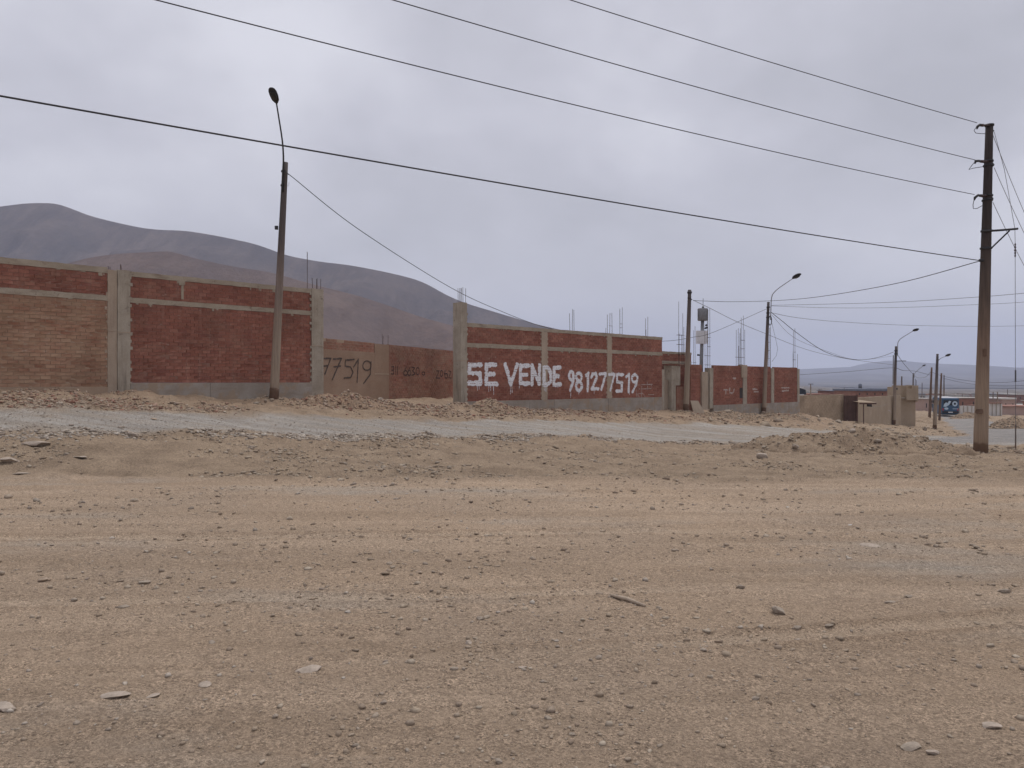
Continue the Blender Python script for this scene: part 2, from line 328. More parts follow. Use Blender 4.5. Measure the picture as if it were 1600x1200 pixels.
CHALK = weather('chalk_mark', (.38, .30, .26), (.48, .40, .36), 6, .9, 0)
WHITEP = weather('panel_white', (.62, .62, .64), (.72, .72, .73), 3, .6, .001)
GATE = weather('gate_rust_brown', (.10, .062, .052), (.16, .10, .08), 2, .8, .002, streak=((.07, .045, .04), (9, 9, .6), .7))
BUSB, t_, b_ = newmat('bus_blue'); b_.inputs['Base Color'].default_value = (.045, .095, .165, 1); b_.inputs['Roughness'].default_value = .5
BUSW = weather('bus_graphic_pale', (.42, .52, .62), (.5, .6, .68), 2, .5, 0)
GLASS, t_, b_ = newmat('dark_glass'); b_.inputs['Base Color'].default_value = (.03, .035, .045, 1); b_.inputs['Roughness'].default_value = .15
RUBBER = weather('tyre_rubber', (.03, .03, .03), (.05, .045, .04), 5, .9, 0)
TAIL, t_, b_ = newmat('tail_light_red'); b_.inputs['Base Color'].default_value = (.35, .03, .03, 1); b_.inputs['Roughness'].default_value = .3
OPEN = weather('dark_interior', (.05, .042, .04), (.07, .06, .055), 2, .9, 0)
PINK = weather('far_pink_render', (.40, .28, .24), (.46, .34, .29), .8, bump=0)
WHT = weather('far_white_render', (.58, .56, .53), (.66, .64, .61), .8, bump=0, streak=((.45, .42, .38), (2, 2, .4), .6))
FBRICK = weather('far_brick', (.24, .12, .09), (.30, .16, .12), 1.5, bump=0, streak=((.3, .2, .15), (.6, .6, 5), .6))
FBLUE = weather('far_bluegrey_sheet', (.13, .15, .19), (.18, .20, .25), 1.5, bump=0)
FGREY = weather('far_grey_render', (.38, .35, .32), (.44, .41, .37), .8, bump=0)

# ------------------------------------------------------------------ object helpers
def tag(o, label=None, cat=None, group=None, kind=None):
    if label: o['label'] = label
    if cat: o['category'] = cat
    if group: o['group'] = group
    if kind: o['kind'] = kind
    return o
def empty(name, loc, rz=0, label=None, cat=None, group=None):
    o = bpy.data.objects.new(name, None); COL.objects.link(o); o.location = loc; o.rotation_euler = (0, 0, rz)
    o.empty_display_size = .3; return tag(o, label, cat, group)
def link(name, me, parent=None, loc=None):
    o = bpy.data.objects.new(name, me); COL.objects.link(o)
    if parent is not None: o.parent = parent
    if loc is not None: o.location = loc
    return o
class MB:
    def __init__(s): s.v = []; s.f = []; s.sm = False
    def add(s, vs, fs):
        n = len(s.v); s.v += [tuple(v) for v in vs]; s.f += [tuple(i+n for i in f_) for f_ in fs]; return s
    def box(s, x0, x1, y0, y1, z0, z1, j=0):
        p = [(x, y, z) for z in (z0, z1) for y in (y0, y1) for x in (x0, x1)]
        if j: p = [tuple(c+random.uniform(-j, j) for c in q) for q in p]
        return s.add(p, [(0, 2, 3, 1), (4, 5, 7, 6), (0, 1, 5, 4), (2, 6, 7, 3), (0, 4, 6, 2), (1, 3, 7, 5)])
    def gbox(s, x0, x1, y0, y1, z0, z1, step=.35, j=.008):
        # a box whose front and top are gridded and roughened, so that cast edges are uneven
        nx = max(1, int((x1-x0)/step)); nz = max(1, int((z1-z0)/step)); k = {}
        vs = []; fs = []
        def q(x, y, z):
            vs.append((x+random.uniform(-j, j), y+random.uniform(-j, j)*.6, z+random.uniform(-j, j))); return len(vs)-1
        A = [[q(x0+(x1-x0)*i/nx, y0, z0+(z1-z0)*k_/nz) for i in range(nx+1)] for k_ in range(nz+1)]
        B = [[q(x0+(x1-x0)*i/nx, y1, z0+(z1-z0)*k_/nz) for i in range(nx+1)] for k_ in range(nz+1)]
        for k_ in range(nz):
            for i in range(nx):
                fs.append((A[k_][i], A[k_][i+1], A[k_+1][i+1], A[k_+1][i])); fs.append((B[k_][i+1], B[k_][i], B[k_+1][i], B[k_+1][i+1]))
        for i in range(nx):
            fs.append((A[nz][i], A[nz][i+1], B[nz][i+1], B[nz][i])); fs.append((A[0][i+1], A[0][i], B[0][i], B[0][i+1]))
        for k_ in range(nz):
            fs.append((A[k_+1][0], B[k_+1][0], B[k_][0], A[k_][0])); fs.append((A[k_][nx], B[k_][nx], B[k_+1][nx], A[k_+1][nx]))
        return s.add(vs, fs)
    def tube(s, pts, r, n=8, cap=True):
        pts = [Vector(p) for p in pts]; R = r if isinstance(r, (list, tuple)) else [r]*len(pts); vs = []; fs = []
        up = Vector((0, 0, 1)); t0 = (pts[1]-pts[0]).normalized()
        a = t0.cross(up) if abs(t0.dot(up)) < .95 else t0.cross(Vector((1, 0, 0))); a.normalize()
        for i, p in enumerate(pts):
            t_ = (pts[min(i+1, len(pts)-1)]-pts[max(i-1, 0)]).normalized()
            a = (a-t_*a.dot(t_)).normalized(); b = t_.cross(a)
            for k in range(n):
                an = 2*math.pi*k/n; vs.append(p+(a*math.cos(an)+b*math.sin(an))*R[i])
        for i in range(len(pts)-1):
            for k in range(n):
                q = (k+1) % n; fs.append((i*n+k, i*n+q, (i+1)*n+q, (i+1)*n+k))
        if cap: fs.append(tuple(range(n-1, -1, -1))); fs.append(tuple((len(pts)-1)*n+k for k in range(n)))
        return s.add(vs, fs)
    def loft(s, rings):
        n = len(rings[0]); vs = [v for r in rings for v in r]; fs = []
        for i in range(len(rings)-1):
            for k in range(n):
                q = (k+1) % n; fs.append((i*n+k, i*n+q, (i+1)*n+q, (i+1)*n+k))
        fs.append(tuple(range(n-1, -1, -1))); fs.append(tuple((len(rings)-1)*n+k for k in range(n)))
        return s.add(vs, fs)
    def mesh(s, name, mat, smooth=False):
        me = bpy.data.meshes.new(name); me.from_pydata(s.v, [], s.f); me.update()
        if mat: me.materials.append(mat)
        if smooth: me.shade_smooth()
        return me
    def build(s, name, mat, parent=None, smooth=False, kind=None):
        o = link(name, s.mesh(name, mat, smooth), parent)
        if kind: o['kind'] = kind
        return o
def npmesh(name, verts, quads, mat, smooth=True):
    me = bpy.data.meshes.new(name); k = quads.shape[1]
    me.vertices.add(len(verts)); me.vertices.foreach_set('co', verts.astype(np.float32).ravel())
    me.loops.add(quads.size); me.loops.foreach_set('vertex_index', quads.astype(np.int32).ravel())
    me.polygons.add(len(quads)); me.polygons.foreach_set('loop_start', np.arange(0, quads.size, k, dtype=np.int32))
    me.update(calc_edges=True); me.materials.append(mat)
    if smooth: me.shade_smooth()
    return me
def attr(me, name, vals):
    a = me.attributes.new(name, 'FLOAT', 'POINT'); a.data.foreach_set('value', np.asarray(vals, np.float32))

# ------------------------------------------------------------------ ground sheets
rr = [0.6]
while rr[-1] < 7000:
    r = rr[-1]
    rr.append(r+(max(.012, r*r/1150) if r < 13 else .13 if r < 27 else .28 if r < 62 else r*.03))
rr = np.array(rr)
th = np.concatenate([np.radians(np.linspace(-36.5, 36.5, 760)), np.radians(np.linspace(36.5, 323.5, 90))[1:-1]])
nr, nt_ = len(rr), len(th)
R_, T_ = np.meshgrid(rr, th, indexing='ij'); gx = (R_*np.sin(T_)).ravel(); gy = (R_*np.cos(T_)).ravel()
gzv = hterr(gx, gy); MG, MA = masks(gx, gy)
i0 = np.arange(nr-1)[:, None]*nt_; j0 = np.arange(nt_)[None, :]; j1 = (j0+1) % nt_
Q = np.stack([i0+j0, i0+nt_+j0, i0+nt_+j1, i0+j1], -1).reshape(-1, 4)
Q = np.concatenate([Q])
V = np.stack([gx, gy, gzv], 1)
berm = ss(12.3, 13.2, gy+fbm(gx*.5, gy*.5, 33, 3)*1.0)
pxv = CX+F*gx/np.maximum(gy, 1)
redv = np.where(gy > 13, ss(.5, 2.5, gy-np.interp(pxv, *FAR))*(pxv < 1300)*(gy < 70), 0)*.4
fy = gy[Q].mean(1); fx = gx[Q].mean(1); fg_, fa_ = MG[Q].mean(1), MA[Q].mean(1)
tcv, tev = tracks(gx, gy); trk = (tcv-tev*.8)*(gy < 12.4)*(gy > 1)*(np.abs(gx) < 30)*.5+.5
zone = np.where(fa_ > .5, 2, np.where(fg_ > .5, 1, np.where((fy < 12.75) & (np.hypot(fx, fy) < 60), 3, 0)))
for zi, nm, lb in ((0, 'ground', 'bare stony dirt ground with rubble beside the roads'), (1, 'gravel_road', 'pale grey gravel road running in front of the brick walls'),
                   (2, 'paved_road', 'worn grey paved road leading away to the bus'), (3, 'dirt_road', 'wide tan dirt road with tyre streaks and loose stones')):
    q = Q[zone == zi]; u, inv = np.unique(q, return_inverse=True)
    me = npmesh(nm, V[u], inv.reshape(-1, 4)[:, ::-1], G_MAT)
    attr(me, 'grey', MG[u]); attr(me, 'asph', MA[u]); attr(me, 'berm', berm[u]); attr(me, 'red', redv[u]); attr(me, 'track', trk[u])
    tag(link(nm, me), lb, kind='structure')
# centre cap under the camera
cap = MB(); k = 60; idx = np.linspace(0, nt_-1, nt_).astype(int)
cv = V[:nt_]; cap.add([(0, 0, float(cv[:, 2].mean()))]+[tuple(c) for c in cv], [(0, (i+1) % nt_+1, i+1) for i in range(nt_)])
me = cap.mesh('ground', G_MAT)
for a_ in ('grey', 'asph', 'berm', 'red'): attr(me, a_, np.zeros(len(me.vertices)))
attr(me, 'track', np.full(len(me.vertices), .5))
tag(link('dirt_road', me), 'dirt road right under the viewer', kind='structure')

# ------------------------------------------------------------------ dirt piles
PLB = ['reddish heap of earth and broken rubble beside the tall end pillar', 'smaller reddish earth heap in the gap in front of the dusty wall', 'pointed brown dirt heap under the painted word SE',
       'low stony dirt heap spreading right of the pointed heap', 'wide brown mound of dirt and stones on the verge before the gravel road', 'lower right shoulder mound of dirt and stones on the verge',
       'low bank of spoil in front of the leaning slab', 'low bank of spoil below the end of the brick walls', 'dark heap of rubble beside the far paved road at the right edge', 'dark rubble heap right of the blue bus',
       'smooth dirt bank beside the tan house corner']
for k, (px, Y, a, b, h, tn) in enumerate(PILES):
    n = 90 if Y < 60 else 40; c, q = math.cos(tn), math.sin(tn)
    U, W = np.meshgrid(np.linspace(-1.45, 1.45, n*2), np.linspace(-1.45, 1.45, n), indexing='ij')
    x = (X(px, Y)+U*a*c-W*b*q).ravel(); y = (Y+U*a*q+W*b*c).ravel(); p = pile1(k, x, y)
    z = hterr(x, y)+np.where(p > .004, p, -.12); ii = np.arange(2*n-1)[:, None]*n+np.arange(n-1)[None, :]
    qd = np.stack([ii, ii+n, ii+n+1, ii+1], -1).reshape(-1, 4)
    qd = qd[(p[qd].max(1) > .004)]
    u, inv = np.unique(qd, return_inverse=True)
    me = npmesh('dirt_pile', np.stack([x, y, z], 1)[u], inv.reshape(-1, 4), G_MAT)
    attr(me, 'grey', np.zeros(len(u))); attr(me, 'asph', np.zeros(len(u))); attr(me, 'berm', np.ones(len(u))); attr(me, 'track', np.full(len(u), .5))
    attr(me, 'red', np.full(len(u), [1, .9, .55, .4, .08, .08, .3, .3, .5, .5, 0][k]))
    tag(link('dirt_pile', me), PLB[k], 'dirt pile', 'heaps of dirt and rubble')

# ------------------------------------------------------------------ gravel scattered as stuff
def ico():
    p = (1+5**.5)/2; v = np.array([(-1, p, 0), (1, p, 0), (-1, -p, 0), (1, -p, 0), (0, -1, p), (0, 1, p), (0, -1, -p), (0, 1, -p), (p, 0, -1), (p, 0, 1), (-p, 0, -1), (-p, 0, 1)])/math.hypot(1, p)
    f = np.array([(0, 11, 5), (0, 5, 1), (0, 1, 7), (0, 7, 10), (0, 10, 11), (1, 5, 9), (5, 11, 4), (11, 10, 2), (10, 7, 6), (7, 1, 8), (3, 9, 4), (3, 4, 2), (3, 2, 6), (3, 6, 8), (3, 8, 9), (4, 9, 5), (2, 4, 11), (6, 2, 10), (8, 6, 7), (9, 8, 1)])
    return v, f
IV, IF = ico()
def scatter(name, x, y, s, mat, label, flat=.55, sink=.25, extra=0.0):
    n = len(x); sh = rng.integers(0, 12, n)
    base = np.stack([IV*(1+rng.uniform(-.5, .35, (12, 1)))+rng.uniform(-.18, .18, (12, 3)) for _ in range(12)])
    v = base[sh]*np.stack([s*rng.uniform(.7, 1.35, n), s*rng.uniform(.6, 1.1, n), s*flat*rng.uniform(.6, 1.3, n)], 1)[:, None, :]
    a = rng.uniform(0, 6.28, n); tl = rng.uniform(-.35, .35, n); ca, sa = np.cos(a)[:, None], np.sin(a)[:, None]
    ct, st = np.cos(tl)[:, None], np.sin(tl)[:, None]
    vx, vy, vz = v[..., 0], v[..., 1], v[..., 2]; vy, vz = vy*ct-vz*st, vy*st+vz*ct; vx, vy = vx*ca-vy*sa, vx*sa+vy*ca
    z = hterr(x, y)+hpile(x, y)+s*flat*(.5-sink)+extra
    P = np.stack([vx+x[:, None], vy+y[:, None], vz+z[:, None]], -1).reshape(-1, 3)
    Fc = (IF[None]+(np.arange(n)*12)[:, None, None]).reshape(-1, 3)
    me = npmesh(name, P, Fc, mat, False); return tag(link(name, me), label, 'gravel', kind='stuff')
def polar(n, r0, r1, half=40, pw=1.0):
    r = r0*(r1/r0)**(rng.random(n)**pw); t = np.radians(rng.uniform(-half, half, n)); return r*np.sin(t), r*np.cos(t)
def psize(n, lo, hi, a=2.2): # power law
    u = rng.random(n); return (lo**(1-a)+u*(hi**(1-a)-lo**(1-a)))**(1/(1-a))
def clump(x, y, sc, s, lo, hi): return rng.random(len(x)) < ss(lo, hi, fbm(x*sc, y*sc, s, 3))
x, y = polar(52000, 2.2, 13.5, 40, .8); k = clump(x*.45, y, .9, 21, -.2, .2); x, y = x[k], y[k]
scatter('loose_gravel', x, y, psize(len(x), .0020, .032, 2.5)*(.5+np.hypot(x, y)/11), STONE, 'loose gravel strewn over the dirt road')
x, y = polar(9000, 2.2, 12.8); k = clump(x*.4, y, .7, 27, .0, .2); x, y = x[k], y[k]
scatter('loose_gravel', x, y, psize(len(x), .003, .024, 2.5)*(.55+np.hypot(x, y)/10), STONE_G, 'greyish gravel patches on the dirt road')
# verge between the dirt road and the gravel road
t = rng.uniform(-150, 1750, 46000); n_ = np.interp(t, *NEAR); y = 13.0+(n_-13.0)*rng.random(len(t)); x = X(t, y)
k = clump(x, y, .7, 23, -.12, .2) & (rng.random(len(x)) < .8* np.interp(t, [0, 250], [.35, 1])); x, y = x[k], y[k]
scatter('verge_gravel', x, y, psize(len(x), .008, .060, 2.3)*(.7+y/45), STONE, 'stony rubble covering the verge between the two roads', .6)
# windrow of cobbles on the near edge of the gravel road
t = rng.uniform(-150, 1250, 11000); n_ = np.interp(t, *NEAR); y = n_+rng.normal(-.45, .28, len(t))*(.7+n_/50); x = X(t, y)
k = clump(x, y, .5, 29, -.22, .05) & (rng.random(len(x)) < np.interp(t, [0, 250, 900, 1200], [.3, .8, 1, .3])); x, y = x[k], y[k]
scatter('roadside_cobbles', x, y, psize(len(x), .016, .075, 2.3)*(.75+y/70), STONE_G, 'windrow of pale stones along the gravel road edge', .6)
# gravel on the grey road
t = rng.uniform(-150, 1650, 7000); n_ = np.interp(t, *NEAR); f_ = np.interp(t, *FAR); y = n_+(f_-n_)*rng.random(len(t)); x = X(t, y)
scatter('road_gravel', x, y, psize(len(x), .008, .03, 3.0), STONE_G, 'small stones lying on the grey gravel road', .5)
# rubble along the feet of the walls
t = rng.uniform(-150, 1260, 34000); wy = 41102/(2000-t); f_ = np.interp(t, *FAR); y = f_+(wy-f_)*(.12+.88*rng.random(len(t))**.8)-.3; x = X(t, y)
k = clump(x, y, .6, 31, -.16, .14); x, y = x[k], y[k]
scatter('wall_foot_rubble', x, y, psize(len(x), .012, .085, 2.5)*(.75+y/90), STONE_R, 'broken brick and stone rubble along the foot of the walls', .6)
fxs = np.concatenate([fx_+rng.normal(0, .45, 160) for fx_, fy_ in FEET]); fys = np.concatenate([fy_+rng.normal(0, .45, 160) for fx_, fy_ in FEET])
scatter('foot_rubble', fxs, fys, psize(len(fxs), .015, .09, 2.2), STONE, 'stones packed around the feet of the poles', .6)
# rubble on the piles
xs, ys, s_ = [], [], []
for kk, (px, Y, a, b, h, tn) in enumerate(PILES):
    if kk == 10: continue
    n = int(1150*min(2.2, a*b/1.5)); r = np.sqrt(rng.random(n))*1.05; an = rng.uniform(0, 6.28, n); c, q = math.cos(tn), math.sin(tn)
    U, W = r*np.cos(an)*a, r*np.sin(an)*b; xs.append(X(px, Y)+U*c-W*q); ys.append(Y+U*q+W*c); s_.append(psize(n, .010, .080, 2.5)*(1 if Y < 60 else 1.8))
xs, ys, s_ = map(np.concatenate, (xs, ys, s_))
red = xs < 4.0
scatter('pile_rubble', xs[red], ys[red], s_[red], STONE_R, 'broken brick lumps strewn over the reddish heaps', .65, .1)
scatter('pile_rubble', xs[~red], ys[~red], s_[~red], STONE, 'stones strewn over the brown mounds', .65, .1)
x, y = polar(7000, 30, 130, 36); k = (hterr(x, y, False) > -9); g_, a_ = masks(x, y); k &= (g_ < .3) & (a_ < .3) & (x > .25*y); x, y = x[k], y[k]
scatter('distant_rubble', x, y, psize(len(x), .05, .3, 2.8), STONE, 'scattered stones on the ground towards the tan houses', .6)

# ------------------------------------------------------------------ single rocks
def rock(px, py, w_px, label, mat=STONE, flat=.5, grp='larger single stones lying about', rot=None, asp=1.5):
    x, y, z = ground_px(px, py); s = w_px*math.hypot(x, y)/F/2/asp**.5
    vs, fs = [], []
    import bmesh
    bm = bmesh.new(); bmesh.ops.create_icosphere(bm, subdivisions=2, radius=1)
    o3 = rng.uniform(0, 99, 3)
    pl = [Vector(rng.normal(size=3)).normalized() for _ in range(11)]
    for v in bm.verts:
        for p_ in pl:
            d = v.co.dot(p_)-.62
            if d > 0: v.co -= p_*d
        v.co *= 1+.10*float(fbm(v.co.x*1.7+o3[0], v.co.y*1.7+v.co.z*2+o3[1], 5, 2))
        v.co = Vector((v.co.x*asp*s, v.co.y*s, v.co.z*flat*s*1.2))
    me = bpy.data.meshes.new('rock'); bm.to_mesh(me); bm.free(); me.materials.append(mat)
    o = link('rock', me); o.location = (x, y, z+s*flat*.35); o.rotation_euler = (rng.uniform(-.15, .15), rng.uniform(-.15, .15), rng.uniform(-.5, .5) if rot is None else rot)
    return tag(o, label, 'rock', grp)
ROCKS = [
 (485, 1049, 36, 'flat grey slab of stone lying half buried left of centre on the dirt road', STONE_G, .35), (181, 1089, 38, 'long flat grey stone with dark underside at the lower left', STONE_G, .3),
 (320, 1071, 24, 'thin pale grey stone right of the long flat one', STONE_G, .35), (240, 1090, 20, 'grey flake of stone close right of the long flat stone', STONE_G, .2), (8, 1107, 30, 'pale grey stone cut off by the left edge', STONE_G, .45),
 (1217, 959, 24, 'blocky pale stone on the dirt road at right of centre', STONE, .6), (1156, 919, 14, 'small round tan stone above the blocky pale one', STONE, .6), (936, 1029, 15, 'brown angular stone in the middle foreground', STONE, .65),
 (1030, 1012, 12, 'dark pebble right of the brown angular stone', STONE, .7), (1181, 1093, 14, 'pale rounded pebble at the lower right', STONE, .6), (689, 898, 11, 'dark clod on the dirt road near the middle', STONE_R, .7),
 (655, 896, 12, 'dark flat clod just left of its neighbour near the middle', STONE_R, .45), (856, 1126, 14, 'dark leaning stone at the lower middle', STONE, .55), (895, 1149, 11, 'pale angular stone low in the middle', STONE, .6),
 (1425, 1172, 30, 'dark tilted stone near the bottom right corner', STONE, .45), (1458, 1178, 22, 'grey stone right of the dark tilted one', STONE_G, .4), (1340, 1090, 10, 'upright dark pebble at the lower right', STONE, .9),
 (1247, 983, 12, 'brown pebble below the blocky pale stone', STONE, .6), (1295, 978, 12, 'tan pebble to the right under the blocky stone', STONE, .5), (1570, 927, 16, 'brown stone near the right edge of the dirt road', STONE, .6),
 (1550, 1137, 26, 'grey flat stone among gravel at the bottom right', STONE_G, .35), (115, 940, 10, 'dark lump at the left of the dirt road', STONE, .7), (192, 950, 20, 'long tan stone on the left of the dirt road', STONE, .4),
 (70, 909, 16, 'brown stone among the orange litter at left', STONE_R, .5), (160, 901, 10, 'reddish lump standing beside orange litter', STONE_R, .9), (330, 1006, 11, 'small tan stone in the left foreground', STONE, .55), (225, 913, 18, 'pair of joined tan clods on the left', STONE, .5),
 (430, 1121, 12, 'dark round pebble in the lower left foreground', STONE, .7), (750, 968, 14, 'grey brown stone above the middle of the foreground', STONE, .5), (710, 1046, 15, 'double brown pebble in the middle foreground', STONE, .5),
 (780, 1193, 16, 'tan stone at the bottom edge in the middle', STONE, .6), (732, 1008, 14, 'pale cube-like stone left of the middle foreground', STONE_G, .6), (816, 1044, 15, 'light stone pressed into the middle of the dirt road', STONE_G, .3),
 (1310, 661, 12, 'large boulder beside the tan wall and its gate', STONE, .6), (1332, 676, 14, 'pale stone on the crest of the wide mound', STONE_G, .6), (1192, 715, 18, 'pale triangular stone at the foot of the wide mound', STONE_G, .7),
 (1243, 703, 12, 'pale stone on the left slope of the wide mound', STONE_G, .6), (205, 683, 18, 'pale block in the windrow beside the gravel road', STONE_G, .7), (55, 697, 36, 'half buried pale block on the verge at the far left', STONE_G, .35),
 (14, 722, 26, 'pale chunk on the verge close to the left edge', STONE_G, .4), (125, 716, 22, 'white flat slab lying on the left of the verge', STONE_G, .2), (34, 741, 30, 'long white slab at the bottom of the verge on the left', STONE_G, .15),
 (432, 710, 8, 'dark clod on the verge under the street lamp', STONE_R, .8), (392, 701, 11, 'tan stone on the verge left of the dark clod', STONE, .6), (595, 626, 12, 'white rounded stone on the reddish heap', STONE_G, .6),
 (803, 622, 11, 'upright stone on the slope of the pointed heap', STONE_G, .9), (347, 619, 14, 'pale lump at the foot of the street lamp wall', STONE_G, .7), (1445, 672, 9, 'small stone standing on top of the mound at the right', STONE, .9),
 (1372, 690, 12, 'tan stone on the right slope of the wide mound', STONE, .6), (240, 656, 12, 'dark flat clod lying on the gravel road', STONE_R, .3), (850, 645, 9, 'dark lump at the far edge of the gravel road', STONE_R, .5), (1331, 821, 16, 'white flat litter-like flake on the right of the dirt road', WHITEP, .1),
 (1357, 852, 26, 'long thin pale flake on the right of the dirt road', STONE_G, .15), (600, 1101, 12, 'small brown pebble in the lower foreground left of centre', STONE, .6), (1420, 933, 12, 'tan clod on the right half of the dirt road', STONE, .5), (1390, 943, 16, 'flat brown clod on the right half of the dirt road', STONE, .35)]
for r_ in ROCKS: rock(*r_[:3], r_[3], r_[4], r_[5], rot=None, asp=1.25 if r_[5] > .5 else 1.7)
# pale stick on the dirt road
p0 = ground_px(955, 935); p1 = ground_px(1008, 950); b = MB(); b.tube([(p0[0], p0[1], p0[2]+.012), ((p0[0]+p1[0])/2, (p0[1]+p1[1])/2+.01, (p0[2]+p1[2])/2+.02), (p1[0], p1[1], p1[2]+.012)], [.012, .016, .01], 6)
tag(b.build('wooden_stick', CONC_T, smooth=True), 'thin pale stick lying on the dirt road', 'stick')

# ------------------------------------------------------------------ brick walls
WK = 1/41102.0
E45 = Vector((math.sin(math.pi/4), math.cos(math.pi/4), 0))
class Wall:
    """frame: x runs along the wall, y points into it, z up; o is the base point at its left end"""
    def __init__(s, P0, P1, zb, label, setback=0, group='brick walls of the walled lots'):
        d = Vector((P1[0]-P0[0], P1[1]-P0[1], 0)); s.len = d.length; s.e = d.normalized(); s.n = Vector((-s.e.y, s.e.x, 0))
        s.o = Vector((P0[0], P0[1], 0))+s.n*setback; s.zb = EYE+zb; s.rz = math.atan2(s.e.y, s.e.x)
        s.root = empty('brick_wall', (s.o.x, s.o.y, s.zb), s.rz, label, 'wall', group); s.left = 0; s.budget = 300; s.cols = []
        s.proto = {}
    def uv(s, px, py=598.0, y=0.0):
        r = Vector((px-CX, F, HY-py)); o = s.o+s.n*y; k = o.dot(s.n)/r.dot(s.n); p = r*k
        return (Vector((p.x, p.y, 0))-s.o).dot(s.e), p.z+EYE-s.zb
    def u(s, px, y=0.0): return s.uv(px, 598, y)[0]
    def z(s, rel): return rel+EYE-s.zb
    def bricks(s, u0, u1, z0, z1, mat, mortar=MORTAR, jag=(True, True), lab=None, pitch=(.255, .105), single=True, depth=.14, topgap=0):
        MB().box(u0, u1, .009, depth, z0, z1).build('mortar_core', mortar, s.root)
        nrow = max(1, round((z1-z0)/pitch[1])); ph = (z1-z0)/nrow; bh = ph-.012; rest = MB()
        if mat.name not in s.proto:
            L_ = []
            for q in range(6): L_.append(MB().box(-.5, .5, 0, .05, -.5, .5, .012).mesh('brick', mat))
            s.proto[mat.name] = L_
        for r in range(nrow):
            zc_ = z0+ph*(r+.5)+random.uniform(-.001, .001); off = (r % 2)*.5*pitch[0]+random.uniform(-.012, .012); a = u0-off
            while a < u1:
                a0, a1 = max(a, u0)+.006, min(a+pitch[0], u1)-.006; a += pitch[0]
                if a1-a0 < .03: continue
                if r == nrow-1 and random.random() < topgap: continue
                yo = random.uniform(-.004, .004); hh = bh*random.uniform(.95, 1.03); zz = zc_+random.uniform(-.002, .002)
                if single and s.budget > 0:
                    o = link('brick', random.choice(s.proto[mat.name]), s.root, ((a0+a1)/2, yo, zz)); o.scale = (a1-a0, 1, hh); s.budget -= 1
                    if random.random() < .5: o.rotation_euler = (0, random.uniform(-.006, .006), random.uniform(-.008, .008))
                else:
                    n = len(rest.v); rest.box(a0, a1, yo, .05, zz-hh/2, zz+hh/2, .0022)
        if rest.v: rest.build('brickwork', mat, s.root, kind='stuff')
    def column(s, u0, u1, z0, z1, mat=CONC, y0=-.03, y1=.26, name='pillar', jagl=0, jagr=0, label=None):
        b = MB(); b.gbox(u0, u1, y0, y1, z0, z1, .3, .006); s.cols.append((u0, u1, y0))
        zz = z0+.1
        while zz < z1-.1 and (jagl or jagr):   # concrete keyed into the toothed brick ends
            h_ = .095
            for sd_, on in ((-1, jagl), (1, jagr)):
                if on and random.random() < .8:
                    w_ = random.uniform(.03, .075)
                    a = (u0-w_, u0+.02) if sd_ < 0 else (u1-.02, u1+w_)
                    b.box(a[0], a[1], y0+.012, .04, zz, zz+h_, .006)
            zz += .21
        o = b.build(name, mat, s.root)
        # shuttering joint
        for zj in (z0+(z1-z0)*.55,):
            MB().box(u0-.004, u1+.004, y0-.009, y1+.006, zj, zj+.03, .003).build('pour_joint', CONC_T, o)
        if label: o['label'] = label
        return o
    def beam(s, u0, u1, z0, z1, mat=BEAM, y0=-.014, y1=.2, label=None):
        b = MB(); b.gbox(u0, u1, y0, y1, z0, z1, .22, .007)
        for q in range(int((u1-u0)*1.1)):       # mortar drips under the beam
            a = random.uniform(u0, u1-.1); b.box(a, a+random.uniform(.02, .12), y0+.006, y0+.03, z0-random.uniform(.02, .09), z0+.01, .006)
        o = b.build('ring_beam', mat, s.root)
        if label: o['label'] = label
        return o
    def base(s, u0, u1, z1, deep=.8, y0=-.05, mat=FOUND):
        b = MB(); z0 = -deep; u = u0
        while u < u1:
            q = min(u+random.uniform(1.6, 2.6), u1)
            b.gbox(u+.006, q-.006, y0+random.uniform(-.008, .008), .22, z0, z1+random.uniform(-.012, .006), .4, .006); u = q
        return b.build('foundation', mat, s.root)
    def rebars(s, us, z0, zt, y=.1, r=.0085, stir=0, parent=None, dy=.18):
        for i, u_ in enumerate(us):
            top = zt[i] if isinstance(zt, (list, tuple)) else zt
            b = MB(); l1, l2 = random.uniform(-.02, .02), random.uniform(-.02, .02); yy = y+(i % 2)*dy
            b.tube([(u_, yy, z0-.1), (u_+l1*.5, yy+l2*.5, (z0+top)/2), (u_+l1, yy+l2, top)], r, 5)
            b.build('rebar', REBAR, s.root)
        if stir:
            b = MB()
            for k_ in range(stir):
                zz = z0+(min(zt) if isinstance(zt, (list, tuple)) else zt-z0)*0+.12+k_*.55
                if zz > (max(zt) if isinstance(zt, (list, tuple)) else zt): break
                a0, a1 = min(us)-.02, max(us)+.02
                b.tube([(a0, y, zz), (a1, y, zz), (a1, y+dy, zz), (a0, y+dy, zz), (a0, y, zz)], r*.8, 4)
            if b.v: b.build('stirrup', REBAR, s.root)
    def paint(s, strokes, wid, mat, name, cell=.022, lab=None, erode=.05, joint=.55, off=-.0075, tf=None):
        pts = []
        for st in strokes:
            q = [s.uv(*((tf(p)) if tf else p)) for p in st]
            pts.append(np.array(q))
        al = np.concatenate(pts); lo = al.min(0)-wid; hi = al.max(0)+wid
        gu, gv = np.meshgrid(np.arange(lo[0], hi[0], cell), np.arange(lo[1], hi[1], cell*.8), indexing='ij'); gu = gu.ravel(); gv = gv.ravel()
        d = np.full(gu.shape, 9.)
        for q in pts:
            for a, b in zip(q[:-1], q[1:]):
                ab = b-a; t = np.clip(((gu-a[0])*ab[0]+(gv-a[1])*ab[1])/max(1e-9, ab@ab), 0, 1)
                d = np.minimum(d, np.hypot(gu-a[0]-t*ab[0], gv-a[1]-t*ab[1]))
